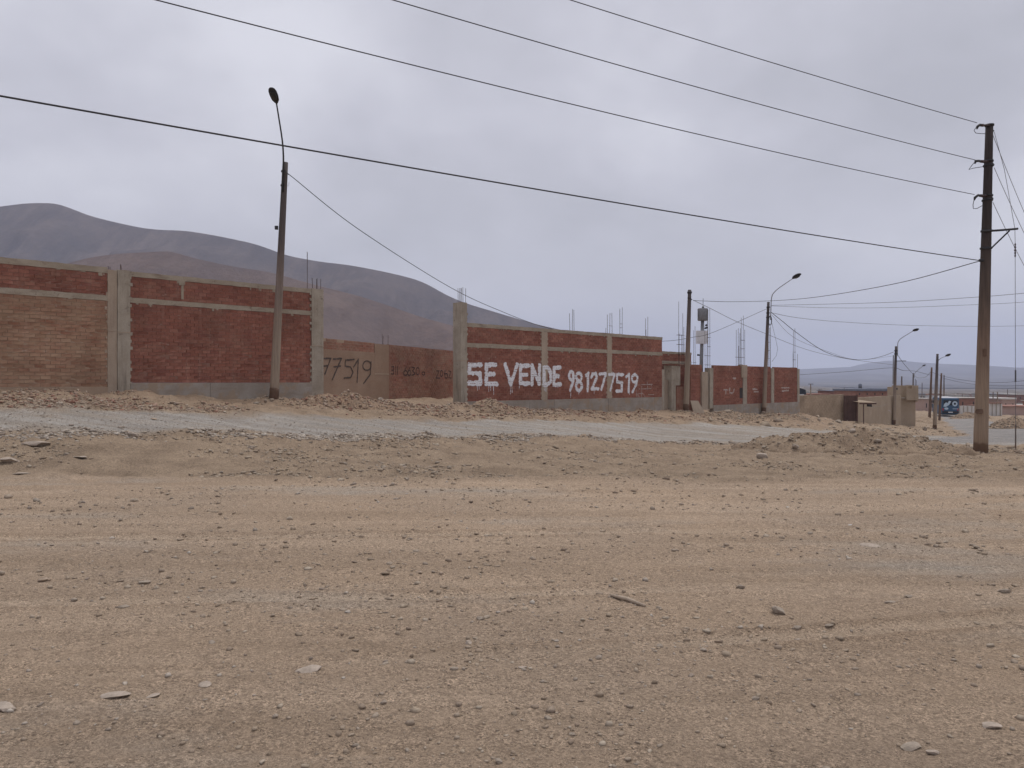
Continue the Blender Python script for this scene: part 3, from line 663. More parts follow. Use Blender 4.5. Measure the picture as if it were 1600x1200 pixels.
        keep = d < wid/2*(1+fbm(gu*7, gv*7, 3, 2)*.7)
        jn = ((gv % .105) < .02) & (rng.random(len(gu)) < joint); ep = fbm(gu*5, gv*9, 9, 3)+rng.normal(0, .1, len(gu))
        keep &= ~jn & (ep > -.5+erode*2)
        b = MB()
        for u_, v_ in zip(gu[keep], gv[keep]):
            y_ = off
            for c0, c1, cy in s.cols:
                if c0-.01 < u_ < c1+.01: y_ = min(y_, cy-.012)
            b.box(u_-cell/2, u_+cell/2, y_, y_+.004, v_-cell*.4, v_+cell*.4)
        o = b.build(name, mat, s.root)
        if lab: o['label'] = lab
        return o
def WP(px):  # a point on the long wall line seen at bearing px
    Y = 1/(WK*(2000-px)); return (X(px, Y), Y)

# wall A: left edge of the picture, dusty lower panel
WA = Wall(WP(-260), WP(183), -.10, 'brick wall at the left edge with dust-coated lower panel')
ua, ub, ue = 0, WA.u(168), WA.u(183)
WA.bricks(WA.u(-60), ub, WA.z(-.12), WA.z(2.39), BR_DUST, MORTAR_D)
WA.budget = 60
WA.bricks(WA.u(-60), ub, WA.z(2.55), WA.z(3.19), BR_RED)
WA.budget = 0
WA.bricks(ua, WA.u(-60), WA.z(-.12), WA.z(2.39), BR_DUST, MORTAR_D); WA.bricks(ua, WA.u(-60), WA.z(2.55), WA.z(3.19), BR_RED)
WA.beam(ua, ub, WA.z(2.39), WA.z(2.55)); WA.beam(ua, ub, WA.z(3.19), WA.z(3.36))
WA.column(ub, ue-.004, -.6, WA.z(3.30), CONC_T, y0=-.012, jagl=1)
WA.base(ua, ub, WA.z(-.12), .7, -.03, MORTAR_D)
WA.rebars([ub+.06, ub+.16], WA.z(3.3), WA.z(3.42))
# wall B: between the double pillar and the tall end pillar
WB = Wall(WP(183), WP(504.5), -.3, 'dark red brick wall between the double pillar and the rebar-topped end pillar')
u0, u1, u2, u3 = 0, WB.u(203), WB.u(486.5), WB.len
WB.budget = 300
WB.bricks(u1, u2, WB.z(.0), WB.z(2.38), BR_RED)
WB.bricks(u1, u2, WB.z(2.53), WB.z(3.16), BR_RED)
WB.beam(u1, u2, WB.z(2.38), WB.z(2.53)); WB.beam(u1, u2, WB.z(3.16), WB.z(3.31))
WB.column(u0+.004, u1, -.5, WB.z(3.33), CONC, y0=-.04, jagr=1)
WB.column(u2, u3, -.9, WB.z(3.33), CONC, y0=-.04, y1=.34, jagl=1)
WB.base(u1, u2, WB.z(0), .8)
up = WB.u(284); MB().box(up-.09, up+.09, -.02, .05, WB.z(3.03), WB.z(3.17), .008).build('concrete_patch', BEAM, WB.root)
MB().box(up-.02, up+.05, -.012, .02, WB.z(2.6), WB.z(3.03), .008).build('mortar_drip', BEAM, WB.root)
us_ = [WB.u(p) for p in (489, 493, 496, 499.5, 501.5)]
WB.rebars(us_, WB.z(3.33), WB.z(3.33+.38), .02)
WB.rebars([WB.u(481.5), WB.u(485.5)], WB.z(3.31), WB.z(598*0+(HY-394)*27.2/F), .05)
WB.rebars([u0+.12, u0+.2], WB.z(3.33), WB.z(3.5), .05)
# wall C: recessed wall in the gap
WC = Wall((X(488, 27.9), 27.3), (X(708, 39.6), 39.6), -.75, 'lower recessed brick wall in the gap, with sprayed number 77519')
ztop = lambda Y, py: (HY-py)*Y/F
uc0, uc1, uc2 = WC.u(585), WC.u(607), WC.len+.4
tz = WC.z(1.64)
WC.budget = 160
WC.bricks(0, uc0, WC.z(-.9), tz, BR_MID, MORTAR_D, topgap=.25)
WC.budget = 140
WC.bricks(uc1, uc2, WC.z(-1.3), tz, BR_MID, MORTAR, topgap=.25)
WC.column(uc0, uc1, WC.z(-1.2), tz-.02, PLASTER, y0=-.02, y1=.2)
pl = MB(); pl.gbox(WC.u(503), uc0, -.022, .03, WC.z(-.9), WC.uv(545, 548)[1], .4, .006); pl.build('mud_plaster_coat', PLASTER, WC.root)
WC.rebars([WC.u(600), WC.u(605), WC.u(608)], tz, [tz+.35, tz+.45, tz+.4], .05)
WC.cols.append((WC.u(500), uc0, -.024))
C3 = lambda p: (490+p[0]/4.615, 430+p[1]/4.615)
seven = lambda a, t_, b_, xb: [[(a, t_), (a+62, t_-4), (xb, b_)], [(a+2, (t_+b_)/2-12), (a+52, (t_+b_)/2-18)]]
def circ(cx, cy, rx, ry, a0=0, a1=360, n=14): return [(cx+rx*math.cos(math.radians(a0+(a1-a0)*i/n)), cy+ry*math.sin(math.radians(a0+(a1-a0)*i/n))) for i in range(n+1)]
for i, st in enumerate([[[(68, 600), (120, 598), (76, 712)], [(70, 655), (98, 652)]], [[(138, 605), (196, 600), (130, 752)], [(142, 662), (188, 655)]],
    [[(288, 608), (226, 612), (222, 655), (262, 662), (280, 700), (262, 738), (215, 742)]], [[(284, 662), (318, 606), (309, 772)]],
    [circ(380, 652, 30, 34), [(410, 625), (404, 715), (356, 780)]]]):
    WC.paint(st, .055, BPAINT, 'painted_digit', .02, ['dark sprayed digit 7 cut by the pillar', 'dark sprayed digit 7', 'dark sprayed digit 5', 'dark sprayed digit 1', 'dark sprayed digit 9'][i], tf=C3, joint=0, erode=0)
for st in [[[(562, 660), (578, 660), (578, 712), (560, 712)], [(562, 685), (578, 685)]], [[(592, 660), (592, 715)], [(604, 660), (604, 715)]], [circ(662, 705, 14, 18), [(650, 700), (668, 662)]],
    [circ(690, 705, 12, 18), [(680, 700), (696, 662)]], [[(705, 662), (728, 668), (714, 690), (732, 712), (708, 722)]], [circ(750, 692, 12, 26)], [circ(792, 708, 10, 12)],
    [[(885, 690), (905, 690), (884, 742), (910, 742)], circ(922, 708, 9, 22)], [[(948, 690), (940, 712), (958, 712)], circ(956, 725, 10, 18)], [[(972, 690), (990, 695), (974, 740), (992, 742)]]]:
    WC.paint(st, .05, RSCRIB, 'scribbled_character', .022, tf=C3, joint=.2, erode=.02)
WC.root.location.z += 0
# wall D: SE VENDE
WD = Wall(WP(719), WP(1034.5), -1.1, 'red brick wall painted with SE VENDE 981277519 in white')
WD.budget = 0
ud0, ud1 = WD.u(728.5), WD.len
a1_, a2_, b1_, b2_ = WD.u(846), WD.u(855), WD.u(948.5), WD.u(955.5)
for p, q in ((ud0, a1_), (a2_, b1_), (b2_, ud1)):
    WD.bricks(p, q, WD.z(-.79), WD.z(1.50), BR_RED, single=False); WD.bricks(p, q, WD.z(1.68), WD.z(2.36), BR_RED, single=False)
WD.beam(ud0, a1_, WD.z(1.50), WD.z(1.68)); WD.beam(a2_, b1_, WD.z(1.50), WD.z(1.68)); WD.beam(b2_, ud1+.03, WD.z(1.50), WD.z(1.68))
WD.beam(ud0, ud1+.02, WD.z(2.36), WD.z(2.52))
WD.column(-.0, ud0, -1.0, WD.z(3.36), CONC, y0=-.05, y1=.45, jagr=1, label='tall free-standing end pillar with bare rods on top')
WD.column(a1_, a2_, -.8, WD.z(2.355), CONC_T, y0=-.02, jagl=1, jagr=1); WD.column(b1_, b2_, -.8, WD.z(2.355), CONC_T, y0=-.02, jagl=1, jagr=1)
WD.base(ud0, ud1, WD.z(-.79), 1.2)
for i in range(7):
    u_ = .03+i*.045; b = MB(); b.tube([(u_, .0+(i % 3)*.13, WD.z(3.3)), (u_+random.uniform(-.02, .02), (i % 3)*.13, WD.z(3.36+.62+random.uniform(-.04, .04)))], .009, 5); b.build('rebar', REBAR, WD.root)
for px, tops in ((896, (483, 489)), (899, (484,)), (948.5, (512,)), (954.5, (489, 491)), (958.5, (489,)), (970.5, (482,)), (974, (480, 484)), (1011.5, (515,)), (1014, (495, 497))):
    WD.rebars([WD.u(px+.9*i) for i in range(len(tops))], WD.z(2.45), [WD.uv(px, t_)[1] for t_ in tops], .08, .011)
for px, pz in ((955.5, 509), (972, 506), (972, 512)):
    u_, z_ = WD.uv(px, pz); MB().tube([(u_-.12, .07, z_), (u_+.14, .07, z_)], .009, 4).build('stirrup', REBAR, WD.root)
C4 = lambda p: (720+p[0]/4.706, 440+p[1]/4.706)
LET = [('S', [[(148, 612), (62, 612), (62, 668), (142, 676), (142, 748), (58, 748)]]), ('E', [[(256, 612), (186, 612), (186, 752), (262, 752)], [(186, 680), (240, 680)]]),
 ('V', [[(326, 610), (368, 752), (414, 610)]]), ('E', [[(498, 620), (438, 620), (438, 750), (500, 748)], [(438, 685), (486, 685)]]), ('N', [[(524, 752), (524, 618), (576, 750), (578, 612)]]),
 ('D', [[(608, 630), (608, 760), (638, 756), (660, 735), (660, 665), (640, 634), (608, 630)]]), ('E', [[(728, 634), (684, 634), (684, 758), (730, 756)], [(684, 694), (718, 694)]]),
 ('9', [circ(812, 694, 16, 30), [(828, 690), (826, 730), (804, 798)]]), ('8', [circ(868, 700, 20, 28), circ(868, 768, 22, 34)]), ('1', [[(920, 690), (936, 674), (932, 802)]]),
 ('2', [[(960, 702), (968, 678), (992, 676), (1000, 704), (962, 790), (1010, 788)]]), ('7', [[(1020, 680), (1066, 678), (1034, 792)]]), ('7', [[(1086, 682), (1130, 682), (1096, 798)]]),
 ('5', [[(1194, 684), (1150, 684), (1148, 738), (1184, 742), (1182, 804), (1144, 804)]]), ('1', [[(1216, 700), (1238, 682), (1234, 810)]]), ('9', [circ(1278, 712, 20, 28), [(1298, 705), (1290, 755), (1262, 810)]])]
for i, (ch, st) in enumerate(LET):
    WD.paint(st, .20 if i < 7 else .165, WPAINT, 'painted_letter' if i < 7 else 'painted_digit', .03, tf=C4, joint=.3, erode=.02, lab=('white painted letter ' if i < 7 else 'white painted digit ')+ch)
dr = []
for xx, y0_, y1_ in ((120, 765, 800), (135, 765, 790), (205, 765, 810), (218, 765, 800), (240, 765, 830), (364, 765, 825), (375, 762, 815), (430, 765, 790), (350, 720, 745), (610, 770, 800), (622, 770, 810), (712, 765, 778), (808, 805, 850), (866, 812, 828), (980, 800, 825), (1240, 815, 830)):
    dr.append([(xx, y0_), (xx+random.uniform(-2, 2), y1_)])
WD.paint(dr, .028, WPAINT, 'paint_drips', .02, tf=C4, joint=.3, erode=.1)
ck = [[(1290, 760), (1410, 755)], [(1310, 790), (1400, 786)], [(1290, 825), (1340, 822)], [(1370, 735), (1374, 800)], [(1330, 770), (1328, 850)], [(1300, 830), (1312, 850)], [(1400, 760), (1402, 780)], [(1345, 830), (1352, 850)], [(1380, 830), (1420, 830)], [(1284, 745), (1294, 850)]]
WD.paint(ck, .035, CHALK, 'faint_chalk_writing', .022, tf=C4, joint=.4, erode=.12)
# wall E: taller bit behind, with raw posts in front
WE = Wall(WP(1033), WP(1081), -1.5, 'short brick wall behind two raw concrete posts, right of the painted wall', setback=1.0)
WE.budget = 0; q0, q1 = WE.u(1030), WE.u(1080)
WE.bricks(q0, q1, WE.z(-1.3), WE.z(1.14), BR_RED, single=False); WE.bricks(q0, q1, WE.z(1.27), WE.z(1.68), BR_RED, single=False)
WE.beam(q0, q1, WE.z(1.14), WE.z(1.27)); WE.beam(q0, q1+.02, WE.z(1.68), WE.z(1.82)); WE.base(q0, q1, WE.z(-1.3), .9)
def wbox(W, px0, px1, py0, py1, y0, y1, name, mat, j=.008, label=None):
    a, zt = W.uv(px0, py0, y0); b_, zb = W.uv(px1, py1, y0)
    m_ = MB(); m_.gbox(a, b_, y0, y1, zb, zt, .3, j); o = m_.build(name, mat, W.root)
    if label: o['label'] = label
    return o
wbox(WE, 1033, 1038.3, 577, 645, -.95, -.65, 'post', CONC); wbox(WE, 1049.5, 1056, 572, 645, -.95, -.6, 'post', CONC)
wbox(WE, 1044, 1063, 571, 602, -.6, -.3, 'rough_concrete_block', CONC); wbox(WE, 1038.5, 1049.2, 593, 645, -.7, -.6, 'tan_infill', CONC_T)
wbox(WE, 1032, 1069, 567.3, 569.2, -.9, -.3, 'lintel', BEAM)
a, zt = WE.uv(1057, 604, -.5); b_, _ = WE.uv(1080, 604, -.5); WE.bricks_y = 0
MB().box(a, b_, -.5, -.38, -.3, zt).build('low_brick_infill', BR_MID, WE.root)
us = [WE.u(p) for p in (1047.5, 1050.5, 1053, 1055.5)]
WE.rebars(us, WE.z(1.0), [WE.uv(1050, y_)[1] for y_ in (522, 472, 490, 523)], -.6, .011, 4)
WE.rebars([WE.u(p) for p in (1060, 1063.5)], WE.z(1.0), [WE.uv(1060, y_)[1] for y_ in (528, 511)], -.4, .011, 2)
WE.rebars([WE.u(p) for p in (1084, 1085.5)], WE.z(0), [WE.uv(1084, y_)[1] for y_ in (510, 516)], -.1, .011, 3)
# wall F: lower run to the corner
WF = Wall(WP(1079), WP(1248.6), -1.75, 'lower red brick wall running to the corner above the tan wall')
WF.budget = 0
cs = [(1079, 1097), (1114.5, 1160.5), (1166.5, 1204.5), (1209, 1245.5)]
for i, (p, q) in enumerate(cs):
    WF.bricks(WF.u(p), WF.u(q), WF.z(-1.36 if i else -2.3), WF.z(1.06), BR_RED if i != 1 else BR_RED, single=False, topgap=.2)
wbox(WF, 1097, 1106.2, 581, 640, -.1, .3, 'pillar', CONC_T); wbox(WF, 1106.4, 1109, 584, 640, .02, .3, 'pillar_groove', FOUND); wbox(WF, 1109.2, 1114.5, 575, 638, -.06, .3, 'pillar', CONC)
for p, q in ((1160.5, 1166.5), (1204.5, 1209), (1245.5, 1248.8)): WF.column(WF.u(p), WF.u(q), -.5, WF.z(.98), CONC, y0=-.03)
wbox(WF, 1159.2, 1168, 570, 590, -.07, .2, 'lumpy_pillar_head', CONC_T, .03)
WF.base(WF.u(1114), WF.len, WF.z(-1.36), 1.3)
wbox(WF, 1156, 1160.3, 606, 622, -.012, .03, 'small_opening', OPEN)
for px, tops, st in ((1106, (500, 510), 2), (1110.5, (482, 483), 4), (1154.5, (513, 515, 520), 2), (1158.5, (513, 540), 2), (1162.5, (493, 496, 515), 4), (1202, (510, 508, 512), 4), (1205, (510,), 0), (1240.5, (552,), 1), (1243.5, (513, 517), 3), (1247, (553,), 0)):
    WF.rebars([WF.u(px+1.2*i) for i in range(len(tops))], WF.z(.95), [WF.uv(px, t_)[1] for t_ in tops], .06, .012, st)
WF.paint([[(1131, 609), (1137, 609)], [(1134, 609), (1134, 615)], [(1140, 607), (1140, 614), (1144, 614)], [(1147, 608), (1146, 613)], [(1176, 608), (1183, 608)], [(1178, 612), (1185, 612)], [(1221, 606), (1233, 606)], [(1222, 611), (1232, 610)], [(1145, 591), (1149, 591)]], .10, CHALK, 'faint_chalk_writing', .05, joint=.2, erode=.05)
# leaning slab
x, y = X(1092, 44.4), 44.4; sl_ = empty('leaning_slab', (x, y, gz(x, y)), math.radians(22), 'pale concrete slab leaning against the brick wall by the wide pillar', 'slab')
b = MB(); b.add([(-.30, 0, -.1), (.52, 0, -.1), (.18, .32, .76), (-.34, .34, .78), (-.30, .07, -.1), (.52, .07, -.1), (.18, .39, .76), (-.34, .41, .78)], [(0, 1, 2, 3), (5, 4, 7, 6), (0, 4, 5, 1), (1, 5, 6, 2), (2, 6, 7, 3), (3, 7, 4, 0)]); b.build('slab_panel', CONC_T, sl_)

# ------------------------------------------------------------------ poles and lamps
def pw(px, py, Y): return Vector((X(px, Y), Y, Z(py, Y)))
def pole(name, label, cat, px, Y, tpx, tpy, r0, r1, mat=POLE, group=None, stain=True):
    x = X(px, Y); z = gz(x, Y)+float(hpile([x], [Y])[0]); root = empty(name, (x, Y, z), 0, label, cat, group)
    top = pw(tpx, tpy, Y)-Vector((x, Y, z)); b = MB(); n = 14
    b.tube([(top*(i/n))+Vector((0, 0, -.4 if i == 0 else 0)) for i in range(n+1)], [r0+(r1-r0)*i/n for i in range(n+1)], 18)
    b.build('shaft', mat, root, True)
    if stain:
        b = MB(); b.tube([top*0+Vector((0, 0, -.1)), top*(.28/top.length), top*(.36/top.length)], [r0*1.02+.003, r0*1.0+.004, r0*.995], 18); b.build('foot_stain', STAIN, root, True)
    root['_top'] = tuple(top); return root, Vector((x, Y, z)), top
def ring(root, p, r, h, name='band', mat=DARK):
    b = MB(); b.tube([p-Vector((0, 0, h/2)), p+Vector((0, 0, h/2))], r, 14); return b.build(name, mat, root, True)
def lamp(root, org, pts, head, r=.028, size=(.62, .26, .12), arm_mat=STEEL):
    P = [Vector(p)-org for p in pts]
    # round the bends
    Q_ = [P[0]]
    for i in range(1, len(P)-1):
        a, b, c = P[i-1], P[i], P[i+1]; s1 = b+(a-b)*.35; s2 = b+(c-b)*.35
        for t in (0, .25, .5, .75, 1): Q_.append((s1*(1-t)+b*t)*(1-t)+(b*(1-t)+s2*t)*t)
    Q_.append(P[-1]); b = MB(); b.tube(Q_, [r*(1-.3*i/len(Q_)) for i in range(len(Q_))], 8); b.build('lamp_arm', arm_mat, root, True)
    d = (Vector(head)-Vector(pts[-1])).normalized(); L_, W_, H_ = size; side = d.cross(Vector((0, 0, 1))).normalized(); up = side.cross(d).normalized(); o = P[-1]-d*.04
    prof = [(0, .28, .5), (.08, .5, .75), (.22, .85, 1), (.5, 1, 1), (.75, .95, .85), (.9, .75, .6), (.97, .5, .35), (1, .2, .12)]
    rings = []
    for t, w_, h_ in prof:
        c = o+d*L_*t; rings.append([c+side*(math.cos(a)*W_/2*w_)+up*(math.sin(a)*H_/2*h_*(1 if math.sin(a) > 0 else .55)) for a in [2*math.pi*k/14 for k in range(14)]])
    hd = MB(); hd.loft(rings); h = hd.build('lamp_head', DARK, root, True)
    ls = MB(); rr_ = []
    for s_ in (.0, 1.0):
        rr_.append([o+d*L_*(.55+.30*math.cos(a))+side*(math.sin(a)*W_*.36)-up*(H_*.24+.035*s_) for a in [2*math.pi*k/14 for k in range(14)]])
    ls.loft(rr_); ls.build('lens', LENS, h, True)
LG = 'street lamps on concrete poles along the gravel road'
# lamp 1, in front of wall B
r1_, o1, t1 = pole('street_lamp', 'tall street lamp standing before the dark red wall near the tall pillar', 'street lamp', 428, 25.3, 446, 254, .150, .090, group=LG)
lamp(r1_, o1, [pw(442.2, 300, 25.2), pw(443.5, 232, 25.1), pw(432, 160, 24.3)], pw(423.5, 136, 23.7), .032, (.66, .27, .2), DARK)
for py in (268, 290): ring(r1_, pw(445-(py-254)*.04, py, 25.3)-o1, .105, .05)
MB().box(-.05, .05, -.16, -.10, 0, .12).build('junction_box', DARK, r1_).location = pw(434, 360, 25.3)-o1
b = MB(); b.tube([pw(436, 400, 25.1)-o1, pw(437, 350, 25.1)-o1, pw(440, 300, 25.12)-o1, pw(444.5, 270, 25.15)-o1], .008, 5); b.build('feed_cable', WIRE, r1_)
b = MB(); b.tube([pw(446, 288, 25.2)-o1, pw(451, 291, 25.2)-o1, pw(452, 285, 25.2)-o1], .006, 4); b.build('loose_tie', WIREG, r1_)
# pole behind wall E
r2_, o2, t2 = pole('utility_pole', 'lampless pole standing right of the two raw concrete posts', 'pole', 1072, 43.0, 1077.5, 453, .165, .095)
ring(r2_, pw(1077.4, 457, 43)-o2, .13, .10); ring(r2_, pw(1077.2, 466, 43)-o2, .11, .04)
b = MB(); b.tube([pw(1077, 469, 43)-o2, pw(1081, 468, 42.8)-o2], .03, 6); b.build('cable_hook', DARK, r2_)
# lamp 2
r3_, o3_, t3 = pole('street_lamp', 'curved-arm street lamp before the lower brick wall with a cable coil', 'street lamp', 1193.5, 50.5, 1200.6, 472, .150, .085, group=LG)
lamp(r3_, o3_, [pw(1204, 500, 50.4), pw(1205, 462, 50.2), pw(1214, 452, 49.7), pw(1239, 435, 48.3)], pw(1250, 428, 47.6), .030, (.82, .34, .24))
for py in (480, 489, 496): ring(r3_, pw(1200.6-(py-472)*.04, py, 50.5)-o3_, .12, .06)
b = MB(); c = pw(1203.2, 501, 50.3)-o3_; b.tube([c+Vector((math.sin(a)*.10, 0, math.cos(a)*.30)) for a in [k*math.pi/8 for k in range(17)]], .028, 6); b.build('cable_coil', WIRE, r3_)
b = MB(); b.tube([pw(1206, 505, 50.3)-o3_, pw(1212, 530, 50.3)-o3_, pw(1215, 545, 50.3)-o3_, pw(1213, 556, 50.3)-o3_, pw(1206, 565, 50.3)-o3_], .010, 5); b.build('hanging_cable', WIREG, r3_)
# lamp 3
r4_, o4, t4 = pole('street_lamp', 'street lamp on a pole in front of the tan plastered house wall', 'street lamp', 1396.5, 74, 1400, 541, .17, .10, group=LG)
lamp(r4_, o4, [pw(1402.5, 556, 73.9), pw(1402.5, 535, 73.7), pw(1407, 529, 73.2), pw(1427, 517, 71.6)], pw(1437, 513, 70.6), .035, (.85, .36, .26))
for py in (548, 553): ring(r4_, pw(1399.8, py, 74)-o4, .15, .10)
MB().box(-.02, .95, -.05, .02, -.03, .03).build('crossarm', DARK, r4_).location = pw(1400, 564, 73.85)-o4
b = MB(); b.tube([pw(1396, 555, 73.8)-o4, pw(1395.4, 600, 73.8)-o4], .05, 6); b.build('conduit', STEEL, r4_)
# lamp 4: double poles near the road
r5_, o5, t5 = pole('street_lamp', 'pale street lamp pole with short arm beside the far paved road', 'street lamp', 1460.5, 78, 1464.8, 553, .19, .11, POLE, group=LG)
lamp(r5_, o5, [pw(1465, 565, 77.9), pw(1469, 560, 77.6), pw(1478, 556.5, 77.0)], pw(1484, 553.5, 76.4), .03, (.75, .34, .22))
r6_, o6, t6 = pole('utility_pole', 'dark pole just left of the pale lamp pole', 'pole', 1452.3, 98, 1455.8, 574, .17, .10, STAIN)
r7_, o7, t7 = pole('utility_pole', 'dark pole between the pale lamp pole and the bus', 'pole', 1467.8, 105, 1471, 583, .16, .10, STAIN)
r8_, o8, t8 = pole('street_lamp', 'small street lamp rising behind the tan house tower', 'street lamp', 1426, 125, 1427, 583, .13, .09, POLE, group=LG, stain=False)
lamp(r8_, o8, [pw(1428.5, 590, 124.8), pw(1428.5, 583, 124.6), pw(1442, 572, 123)], pw(1448, 568.5, 122), .04, (.7, .4, .18))
for px, top, Y, lb in ((1474.8, 586, 140, 'slim far pole right beside the dark pole by the bus'), (1440.5, 598, 190, 'very distant thin pole right of the tan tower'), (1503.3, 615, 190, 'distant pole behind the bus in front of pink walls'), (1551.5, 612, 150, 'thin far pole right of the big brown pole'), (1558.3, 612, 140, 'thicker far pole before the white wall at the right'), (1574, 608, 210, 'thin distant pole above the flat white roof'), (1266.5, 600, 140, 'T-topped pole above the tan wall'), (1280.8, 608, 170, 'low T-topped pole beyond the tan wall'), (1319, 606, 160, 'short thin pole above the dark far roof'), (1408.7, 588, 95, 'thin bare mast between the two tan blocks')):
    r9, o9, t9 = pole('utility_pole', lb, 'pole', px, Y, px+.3, top, .11 if 'thin' in lb else .15, .08, POLE, 'far poles and masts above the houses', False)
    if 'T-top' in lb: MB().box(-.45, .45, -.05, .05, -.06, .04).build('crossarm', DARK, r9).location = t9
# big pole at right
r0_, o0, t0 = pole('utility_pole', 'big brown power pole with insulators and a side bracket at the right', 'pole', 1532, 26, 1545.5, 195, .225, .115, BIGPOLE, stain=False)
def BP(px, py, dy=0.0): return pw(px, py, 26+dy)-o0
def axis(py): return 1532+(708-py)/(708-195)*13.5
for ax, ay, hx, hy in ((1536, 196, 1527, 199), (1536, 252.5, 1524, 253), (1535, 306, 1523, 310)):
    b = MB(); b.tube([BP(axis(ay), ay, -.1), BP(ax-2, ay, -.2)], .035, 8); b.tube([BP(ax, ay, -.2), BP(ax-4.5, ay-.3, -.25)], [.05, .045], 10); ins = b.build('insulator', CERAM, r0_, True)
    b = MB(); b.tube([BP(ax-4, ay, -.25), BP((ax+hx)/2-1, ay-1, -.3), BP(hx, hy-1, -.35), BP(hx-1, hy+3, -.36)], [.035, .04, .045, .02], 8); b.build('wire_clamp', DARK, r0_, True)
for pts in ([(1525, 199), (1521.5, 204), (1524, 208), (1532, 209), (1540, 209)], [(1522, 254), (1517, 260), (1513.5, 265), (1520, 263), (1539, 260)], [(1522, 311), (1520, 320), (1520.5, 326), (1526, 326), (1537, 320)]):
    P = [BP(p[0], p[1], -.3+.05*i) for i, p in enumerate(pts)]; b = MB(); b.tube(P, .011, 5); b.build('jumper_wire', WIRE, r0_)
for py in (252, 259, 306, 313, 196, 361, 388): ring(r0_, BP(axis(py), py), .14+(py-195)/513*.11+.005, .055)
for py in (258, 311): b = MB(); b.tube([BP(axis(py)+3, py-2), BP(axis(py)+8, py+1)], [.09, .05], 8); b.build('rear_bracket', DARK, r0_, True)
b = MB(); b.tube([BP(axis(203)+2, 203), BP(axis(203)+7, 205)], .03, 6); b.build('guy_hook', DARK, r0_)
b = MB(); b.tube([BP(1534.5, 361.5, -.16), BP(1560, 360, -.18), BP(1590, 357.5, -.2)], .038, 6); br = b.build('bracket_arm', DARK, r0_)
b = MB(); b.tube([BP(1548.5, 388, -.16), BP(1577, 360.5, -.19)], .026, 6); b.build('bracket_brace', DARK, br)
b = MB(); b.tube([BP(1533, 388, -.16), BP(1549, 388, -.16)], .035, 6); b.build('brace_clamp', DARK, r0_)
b = MB(); b.tube([BP(1530, 407, -.15), BP(1536, 407, -.15)], .05, 8); b.build('cable_anchor', DARK, r0_)
MB().box(-.05, .05, -.02, .03, -.12, .12).build('number_tag', STAIN, r0_).location = BP(axis(551)+2.5, 551, -.19)
for k_ in range(9):
    b = MB(); py = 560+k_*4.2; b.box(-.01, .03, -.02, .02, -.012, .012); b.build('climbing_nail', DARK, r0_).location = BP(axis(py)+8.6, py, -.05)
b = MB(); b.box(-.11, .09, -.03, .03, -.05, .06, .03); b.build('bolt_plate', STAIN, r0_).location = BP(1531, 643, -.21)

# ------------------------------------------------------------------ overhead wires
def wire(pts, r, label, mat=WIRE, name='overhead_wire', grp='overhead wires'):
    b = MB(); b.tube(pts, r, 6, True); o = b.build(name, mat, None, True); return tag(o, label, 'cable', grp)
def span(A, B, sag, r, label, ext=1.0, mat=WIRE, n=40):
    A, B = Vector(A), Vector(B); P = []
    for i in range(n+1):
        t = ext*i/n; p = A+(B-A)*t; p.z -= 4*sag*t*(1-t/ext)/ext; P.append(p)
    return wire(P, r, label, mat)
# big-pole conductors: level lines running past the viewer to the upper left
lv = [((1526, 192), (890, 0), .0105, .30, 'uppermost power wire from the top of the big pole'), ((1523, 250), (613, 0), .0105, .35, 'second power wire from the top of the big pole'),
      ((1522, 304), (243, 0), .0105, .35, 'third power wire from the top of the big pole'), ((1530, 407), (0, 150), .0145, .16, 'thick black cable crossing behind the tall street lamp')]
def lspan(a, b_, r, sag, label):
    A = pw(*a, 25.65); zr = A.z-EYE; bx, by = b_
    sl0 = (HY-by)/F; Yb = (zr-.0)/sl0; B = Vector((X(bx, Yb), Yb, A.z))
    d = B-A; ext = 46/d.length; P = []; tb = 1/ext
    s4 = sag*4; corr = s4*tb*(1-tb)
    for i in range(61):
        q = i/60; p = A+d*(q*ext); p.z += -s4*q*(1-q)+corr*q/tb; P.append(p)
    wire(P, r, label)
for a, b_, r, sag, lab in lv: lspan(a, b_, r, sag*1.3, lab)
Y1, Y2, Y3, Y4 = 50.4, 43.0, 25.3, 73.9
def pxw(pts, r, label, mat=WIRE):   # through points (px, py, depth), smoothed
    P = [pw(*p) for p in pts]; Q_ = []
    for i in range(len(P)-1):
        a, b_, c, d = P[max(i-1, 0)], P[i], P[i+1], P[min(i+2, len(P)-1)]
        for k in range(8):
            t = k/8; Q_.append(.5*((2*b_)+(c-a)*t+(2*a-5*b_+4*c-d)*t*t+(3*b_-a-3*c+d)*t**3))
    Q_.append(P[-1]); return wire(Q_, r, label, mat)
pxw([(451, 273, 25.2), (456, 276, 25.4), (560, 358, 29), (700, 447, 34.5), (780, 485, 38), (855, 512, 41.3), (950, 531, 45), (1037, 533, 47.6), (1082, 527, 48.6), (1115, 519, 49.3), (1199, 482, 50.3)], .013, 'sagging cable from the tall street lamp down behind the painted wall')
pxw([(1530, 408, 25.9), (1420, 438.5, 31.5), (1330, 456, 37.3), (1260, 466, 42.9), (1205, 470, 49), (1140, 471.5, 45.5), (1083, 469.5, 43)], .014, 'cable from the big pole past the curved-arm lamp to the lampless pole')
pxw([(1083, 469, 43), (1112, 483, 46), (1150, 502, 51), (1193, 520, 57), (1260, 546, 66), (1320, 560, 70), (1395, 570, 74)], .014, 'cable dropping from the lampless pole to the far lamp', WIREG)
pxw([(1205, 477, 50.4), (1300, 475, 47), (1400, 472, 43), (1500, 466, 40), (1600, 458, 37), (1750, 440, 33)], .012, 'upper thin wire leaving the curved-arm lamp to the right', WIREG)
